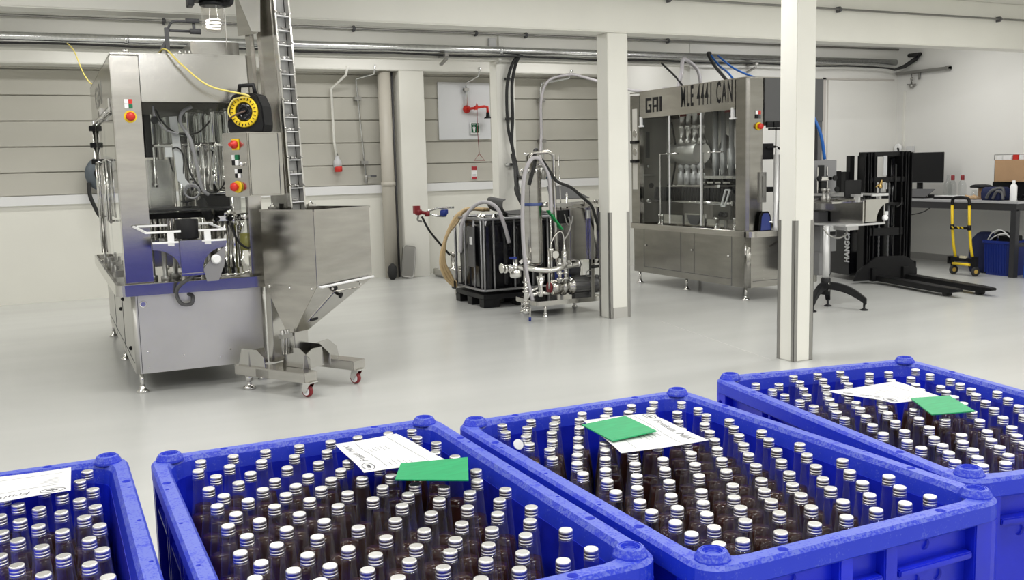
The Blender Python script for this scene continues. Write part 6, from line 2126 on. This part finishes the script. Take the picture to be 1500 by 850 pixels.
conduit(XL + 0.1, 12.2, 8.44, 3.245, 0.013, 'thin steel conduit clipped along the top of the front white beam', [-1.6, 2.3, 5.9, 8.19, 10.8])
conduit(XL + 0.1, 12.22, 11.34, 3.19 + 0.06, 0.014, 'thin steel conduit clipped along the far white beam above the thick pipe', [-1.6, 1.33, 3.45, 5.02, 5.72, 7.9, 10.2])
gp = thing('overhead_pipe', 'thick galvanised pipe running along the far beam, with black cable beneath', 'pipe', (4, 11.28, 2.98))
MB().cyl((XL + 0.1, 11.28, 3.025), (12.1, 11.28, 3.045), 0.049, n=18).build('tube', GALV, gp)
for x in (-1.2, 4.55, 9.3):
    b = MB()
    b.bar((x, 11.39, 2.955), (x, 11.18, 2.955), 0.05, 0.03)
    b.bar((x, 11.385, 2.86), (x, 11.2, 2.91), 0.04, 0.02)
    b.build('bracket', DSTEEL, gp)
b = MB()
b.lathe((5.3, 11.28, 3.035), [(0.054, 0), (0.054, 0.05)], 18, axis='x')
b.lathe((0.9, 11.28, 3.03), [(0.054, 0), (0.054, 0.05)], 18, axis='x')
b.build_each('sleeve', GALV, gp)
pts = []
for i in range(30):
    x = XL + 0.2 + i * 0.55
    pts.append((min(x, 11.9), 11.25, 2.962 + 0.010 * math.sin(i * 1.9)))
pts += [(12.02, 11.22, 2.93), (12.12, 11.12, 2.97), (12.2, 10.98, 3.07), (12.2, 10.9, 3.13), (12.24, 11.15, 3.14)]
MB().tube(pts, [0.012] * 30 + [0.018, 0.03, 0.034, 0.034, 0.03], 8).build('black_cable', RUBBER, gp)
jb = thing('junction_box', 'small grey junction box with stub glands on the far beam above the pipe', 'junction box', (5.4, 11.36, 3.1))
MB().box(5.20, 5.30, 11.36, 11.40, 3.08, 3.20).build('box', mat('grey_box', (0.6, 0.6, 0.6), 0.5), jb, 0.006)
b = MB()
for x in (5.22, 5.25, 5.28):
    b.cyl((x, 11.38, 3.05), (x, 11.38, 3.08), 0.01, n=8)
b.build_each('gland', PAPER, jb)
MB().box(5.34, 5.37, 11.37, 11.40, 2.9, 3.24).build('conduit_strip', WHITE, jb)

# back wall: beige pipe, drop pipes, red plug, emergency shower
dp = thing('downpipe', 'thick beige round pipe standing beside the wide white column', 'pipe', (4.57, 13.72, 0))
MB().cyl((4.57, 13.66, 0), (4.57, 13.66, 3.0), 0.095, n=24).build('tube', PIPEWHITE, dp)
MB().cyl((4.57, 13.66, 1.35), (4.57, 13.66, 1.41), 0.105, n=24).build('socket_ring', PIPEWHITE, dp)
MB().cyl((4.70, 13.70, 0), (4.70, 13.70, 3.0), 0.018, n=10).build('cable_pipe', DGREY, dp)
pp = thing('socket_drop', 'white conduit with a hanging grey and red industrial socket on the panelled wall', 'socket', (3.88, 13.8, 1.5))
MB().tube([(3.99, 13.49, 3.05), (3.99, 13.6, 2.93), (3.83, 13.82, 2.76), (3.84, 13.84, 2.0), (3.87, 13.84, 1.78)], 0.018, 10).build('conduit', WHITE, pp)
MB().lathe((3.875, 13.84, 1.64), [(0.03, 0.16), (0.032, 0.12), (0.055, 0.10), (0.06, 0.05), (0.06, 0.0)], 18).build('socket_body', mat('light_grey_plastic', (0.55, 0.55, 0.56), 0.4), pp)
MB().lathe((3.88, 13.82, 1.575), [(0.045, 0), (0.055, 0.01), (0.055, 0.07), (0.05, 0.075)], 18).build('red_socket', RED, pp)
MB().cyl((3.873, 13.84, 1.79), (3.875, 13.84, 1.84), 0.014, n=8).build('gland', BLACK, pp)
ap = thing('air_drop', 'thin steel drop pipe with a tap, between the red socket and the beige pipe', 'pipe', (4.25, 13.8, 1.4))
MB().tube([(4.39, 13.495, 3.07), (4.39, 13.56, 2.95), (4.20, 13.80, 2.90), (4.20, 13.82, 2.86), (4.29, 13.83, 1.50)], 0.013, 8).build('tube', GALV, ap)
b = MB()
for x, z in ((4.215, 2.62), (4.275, 1.70)):
    b.box(x - 0.05, x + 0.05, 13.80, 13.88, z - 0.025, z + 0.025)
b.build_each('clip', DSTEEL, ap)
b = MB()
b.lathe((4.29, 13.83, 1.40), [(0.016, 0), (0.024, 0.02), (0.024, 0.1), (0.014, 0.12)], 12)
b.bar((4.29, 13.81, 1.50), (4.38, 13.81, 1.50), 0.03)
b.build('tap', DSTEEL, ap)
MB().bar((4.35, 13.81, 1.50), (4.44, 13.81, 1.50), 0.034).build('hose_tail', DGREY, ap)

bo_ = thing('splash_board', 'square white board screwed to the panelled wall behind the emergency shower', 'board', (5.9, 13.88, 2.0))
MB().box(5.48, 6.34, 13.875, 13.895, 2.02, 2.88).build('board', mat('white_board', (0.72, 0.73, 0.75), 0.4), bo_, 0.002)
b = MB()
for x in (5.53, 5.80, 6.05, 6.29):
    b.lathe((x, 13.88, 2.83), [(0.008, 0), (0.006, 0.004)], 8, axis=(0, -1, 0))
for x, z in ((5.53, 2.45), (6.29, 2.45), (5.53, 2.07), (6.29, 2.07)):
    b.lathe((x, 13.88, z), [(0.008, 0), (0.006, 0.004)], 8, axis=(0, -1, 0))
b.build_each('screw', DSTEEL, bo_)
es = thing('emergency_shower', 'red emergency shower arm with black head and a pull handle, on the white board', 'shower', (5.95, 13.85, 2.4))
b = MB()
b.tube([(6.02, 13.495, 3.07), (6.02, 13.56, 2.95), (5.925, 13.80, 2.87), (5.925, 13.83, 2.82), (5.935, 13.83, 2.50)], 0.015, 8)
b.build('supply_pipe', GALV, es)
b = MB()
b.box(5.89, 5.97, 13.81, 13.88, 2.745, 2.79)
b.build('pipe_clip', DSTEEL, es)
b = MB()
b.lathe((5.935, 13.86, 2.475), [(0.06, 0), (0.06, 0.02), (0.03, 0.03), (0.03, 0.05)], 20, axis=(0, -1, 0))
b.tube([(5.935, 13.80, 2.475), (6.05, 13.76, 2.49), (6.18, 13.74, 2.51), (6.23, 13.735, 2.50), (6.235, 13.735, 2.42)], 0.02, 10)
b.box(6.03, 6.07, 13.74, 13.79, 2.46, 2.52)
b.tube([(6.05, 13.76, 2.51), (6.06, 13.755, 2.56), (6.08, 13.75, 2.51)], 0.008, 6)
b.build('arm', RED, es)
MB().lathe((6.235, 13.735, 2.33), [(0.06, 0), (0.062, 0.008), (0.03, 0.03), (0.026, 0.09)], 20).build('shower_head', BLACK, es)
b = MB()
b.tube([(6.07, 13.76, 2.50), (6.08, 13.80, 2.2), (6.10, 13.80, 1.80)], 0.005, 6)
b.tube([(6.10, 13.80, 1.80), (6.01, 13.80, 1.69), (6.19, 13.80, 1.69), (6.10, 13.80, 1.80)], 0.005, 6)
b.build('pull_handle', DRED, es)
sg = thing('safety_sign', 'green and white emergency shower sign on the white board', 'sign', (6.05, 13.87, 2.2))
MB().box(5.99, 6.135, 13.845, 13.855, 2.10, 2.275).build('sign_plate', PAPER, sg)
sp_ = MB().box(6.0, 6.125, 13.841, 13.845, 2.12, 2.265).build('green_field', SIGNGREEN, sg)
b = MB()
b.lathe((6.045, 13.841, 2.22), [(0.011, 0), (0.011, 0.001)], 12, axis=(0, -1, 0))
b.prism([(6.022, 2.205), (6.068, 2.205), (6.062, 2.165), (6.056, 2.13), (6.034, 2.13), (6.028, 2.165)], 'y', 13.8395, 13.841)
for i in range(4):
    b.bar((6.025 + 0.013 * i, 13.8403, 2.238), (6.022 + 0.015 * i, 13.8403, 2.255), 0.004, 0.001, (0, 1, 0))
b.box(6.09, 6.116, 13.8395, 13.841, 2.236, 2.243)
b.box(6.0995, 6.1065, 13.8395, 13.841, 2.227, 2.252)
b.build('pictogram', PAPER, sp_)
it = thing('instruction_sign', 'small red and white instruction sign below the triangular pull handle', 'sign', (6.05, 13.89, 1.5))
MB().box(6.0, 6.09, 13.885, 13.90, 1.42, 1.60).build('sign_plate', PAPER, it)
b = MB()
b.box(6.0, 6.09, 13.883, 13.886, 1.55, 1.605)
b.box(6.005, 6.085, 13.883, 13.886, 1.41, 1.45)
b.build_each('red_field', mat('sign_red', (0.40, 0.03, 0.04), 0.5), it)
b = MB()
for z in (1.535, 1.505, 1.485, 1.465):
    b.bar((6.015, 13.884, z), (6.075, 13.884, z), 0.002, 0.006, (0, 0, 1))
b.build('text_lines', INKL, it)

rd_ = thing('riser_drop', 'steel drop pipe with blue lever tap beside the middle white column', 'pipe', (7.2, 13.8, 1.4))
b = MB()
b.tube([(7.58, 13.49, 3.06), (7.58, 13.58, 2.945), (7.22, 13.80, 2.88), (7.20, 13.83, 2.80), (7.22, 13.83, 1.35)], 0.02, 8)
b.build('tube', GALV, rd_)
b = MB()
for z in (2.62, 1.98, 1.60):
    b.box(7.15, 7.27, 13.80, 13.88, z - 0.025, z + 0.025)
b.build_each('clip', DSTEEL, rd_)
MB().lathe((7.22, 13.83, 1.36), [(0.03, 0), (0.035, 0.03), (0.035, 0.14), (0.025, 0.16)], 12).build('tap', DSTEEL, rd_)
MB().bar((7.26, 13.80, 1.40), (7.42, 13.80, 1.40), 0.034).build('blue_lever', mat('petrol_blue', (0.05, 0.10, 0.16), 0.4), rd_)
tag(MB().tube([(6.85, 13.2, 1.62), (7.05, 13.6, 1.75), (7.14, 13.72, 2.1), (7.15, 13.72, 2.6), (7.25, 13.66, 2.9), (7.55, 13.5, 2.99), (7.75, 13.3, 2.92), (8.0, 12.6, 2.70), (8.05, 11.9, 2.60), (7.80, 11.3, 2.60), (7.65, 10.95, 2.56)], 0.022, 8, 7).build('grey_hose', GREYHOSE),
    'clear grey hose looping from the wall taps behind the column to the can filling machine', 'hose')
# hoses and cables into the top of the can filler
tag(MB().tube([(7.45, 10.5, 2.51), (7.55, 10.55, 2.75), (7.75, 10.8, 2.93), (8.0, 11.0, 2.93), (8.15, 11.0, 2.8), (8.12, 10.9, 2.52)], 0.026, 9, 7).build('arched_supply_hose', GREYHOSE), 'pale hose arching over the roof of the can filling machine', 'hose')
tag(MB().tube([(7.42, 10.3, 2.51), (7.5, 10.6, 2.68), (7.62, 11.0, 2.85), (7.70, 11.22, 2.93)], 0.013, 8, 6).build('black_supply_cable', RUBBER), 'black cable slanting up from the can filler roof, left of the pale arch', 'cable')
tag(MB().tube([(7.84, 9.9, 2.51), (8.0, 10.3, 2.7), (8.35, 10.9, 2.87), (8.42, 11.15, 3.06), (8.5, 11.2, 3.08)], 0.022, 8, 6).build('thick_supply_cable', RUBBER), 'thick black cable rising beside a blue hose from the can filler roof', 'cable')
tag(MB().tube([(7.92, 9.86, 2.51), (8.1, 10.3, 2.72), (8.42, 10.9, 2.88), (8.47, 11.15, 3.05)], 0.014, 8, 6).build('blue_supply_hose', BLUEHOSE), 'steep blue hose rising from the can filler roof beside a thick black cable', 'hose')
tag(MB().tube([(8.05, 9.3, 2.51), (8.2, 9.9, 2.63), (8.42, 10.6, 2.82), (8.55, 11.1, 3.04)], 0.014, 8, 6).build('slanting_blue_hose', BLUEHOSE), 'slanting blue hose reaching the near end of the can filler roof', 'hose')

# hose reel on the back wall behind the filling machine
hr = thing('hose_reel', 'dark round hose reel on the back wall, half hidden by the filling machine', 'hose reel', (0.62, 13.8, 1.6))
MB().lathe((0.74, 13.76, 1.63), [(0.22, 0), (0.23, 0.02), (0.23, 0.06), (0.08, 0.08)], 30, axis=(0, -1, 0)).build('reel_disc', mat('slate_blue', (0.11, 0.13, 0.15), 0.4), hr)
MB().lathe((0.74, 13.68, 1.63), [(0.12, 0), (0.12, 0.03), (0.03, 0.04)], 20, axis=(0, -1, 0)).build('hub', BLACK, hr)
MB().tube([(0.55, 13.7, 1.52), (0.55, 13.68, 1.36), (0.60, 13.68, 1.2), (0.66, 13.68, 1.08), (0.8, 13.7, 1.02)], 0.025, 8, 6).build('hose', RUBBER, hr)
MB().box(0.6, 0.72, 13.74, 13.86, 1.5, 1.76).build('wall_bracket', DGREY, hr)

# right wall: slanting rail with a hanging clamp, sockets
rr = thing('wall_rail', 'short steel channel on the right wall with a clamp hanging below', 'rail', (12.25, 11.0, 2.85))
MB().box(12.19, 12.28, 10.38, 11.62 if False else 11.36, 2.86, 2.90).build('channel', DSTEEL, rr, 0.003)
MB().cyl((12.24, 10.38, 2.88), (12.24, 10.45, 2.88), 0.035, n=12).build('end_stop', DSTEEL, rr)
b = MB()
b.cyl((12.235, 11.08, 2.86), (12.235, 11.08, 2.72), 0.006, n=8)
b.torus((12.235, 11.08, 2.78), (1, 0, 0), 0.022, 0.008, 14, 6)
b.lathe((12.235, 11.08, 2.64), [(0.02, 0), (0.035, 0.02), (0.035, 0.05), (0.012, 0.06), (0.012, 0.09)], 12)
b.bar((12.235, 11.16, 2.70), (12.235, 11.0, 2.69), 0.02)
b.build('clamp', DSTEEL, rr)
MB().box(12.245, 12.265, 10.94, 10.97, 2.76, 2.86).build('tag', DSTEEL, rr)
so = thing('wall_socket', 'pale twin socket box on the right wall just above the stacker mast', 'socket', (12.25, 11.15, 1.7))
MB().box(12.235, 12.28, 11.02, 11.16, 1.66, 1.75).build('socket_box', mat('pale_grey_plastic', (0.66, 0.66, 0.66), 0.4), so, 0.006)
MB().lathe((12.235, 11.3, 1.72), [(0.075, 0), (0.075, 0.03), (0.05, 0.04)], 18, axis=(-1, 0, 0)).build('round_socket', PAPER, so)
MB().tube([(12.2, 11.27, 1.70), (12.15, 11.24, 1.72), (12.13, 11.2, 1.66), (12.15, 11.2, 1.5)], 0.014, 8, 5).build('plug_lead', BLACK, so)
MB().box(12.262, 12.28, 11.23, 11.26, 1.75, 2.6).build('cable_duct', WHITE, so)
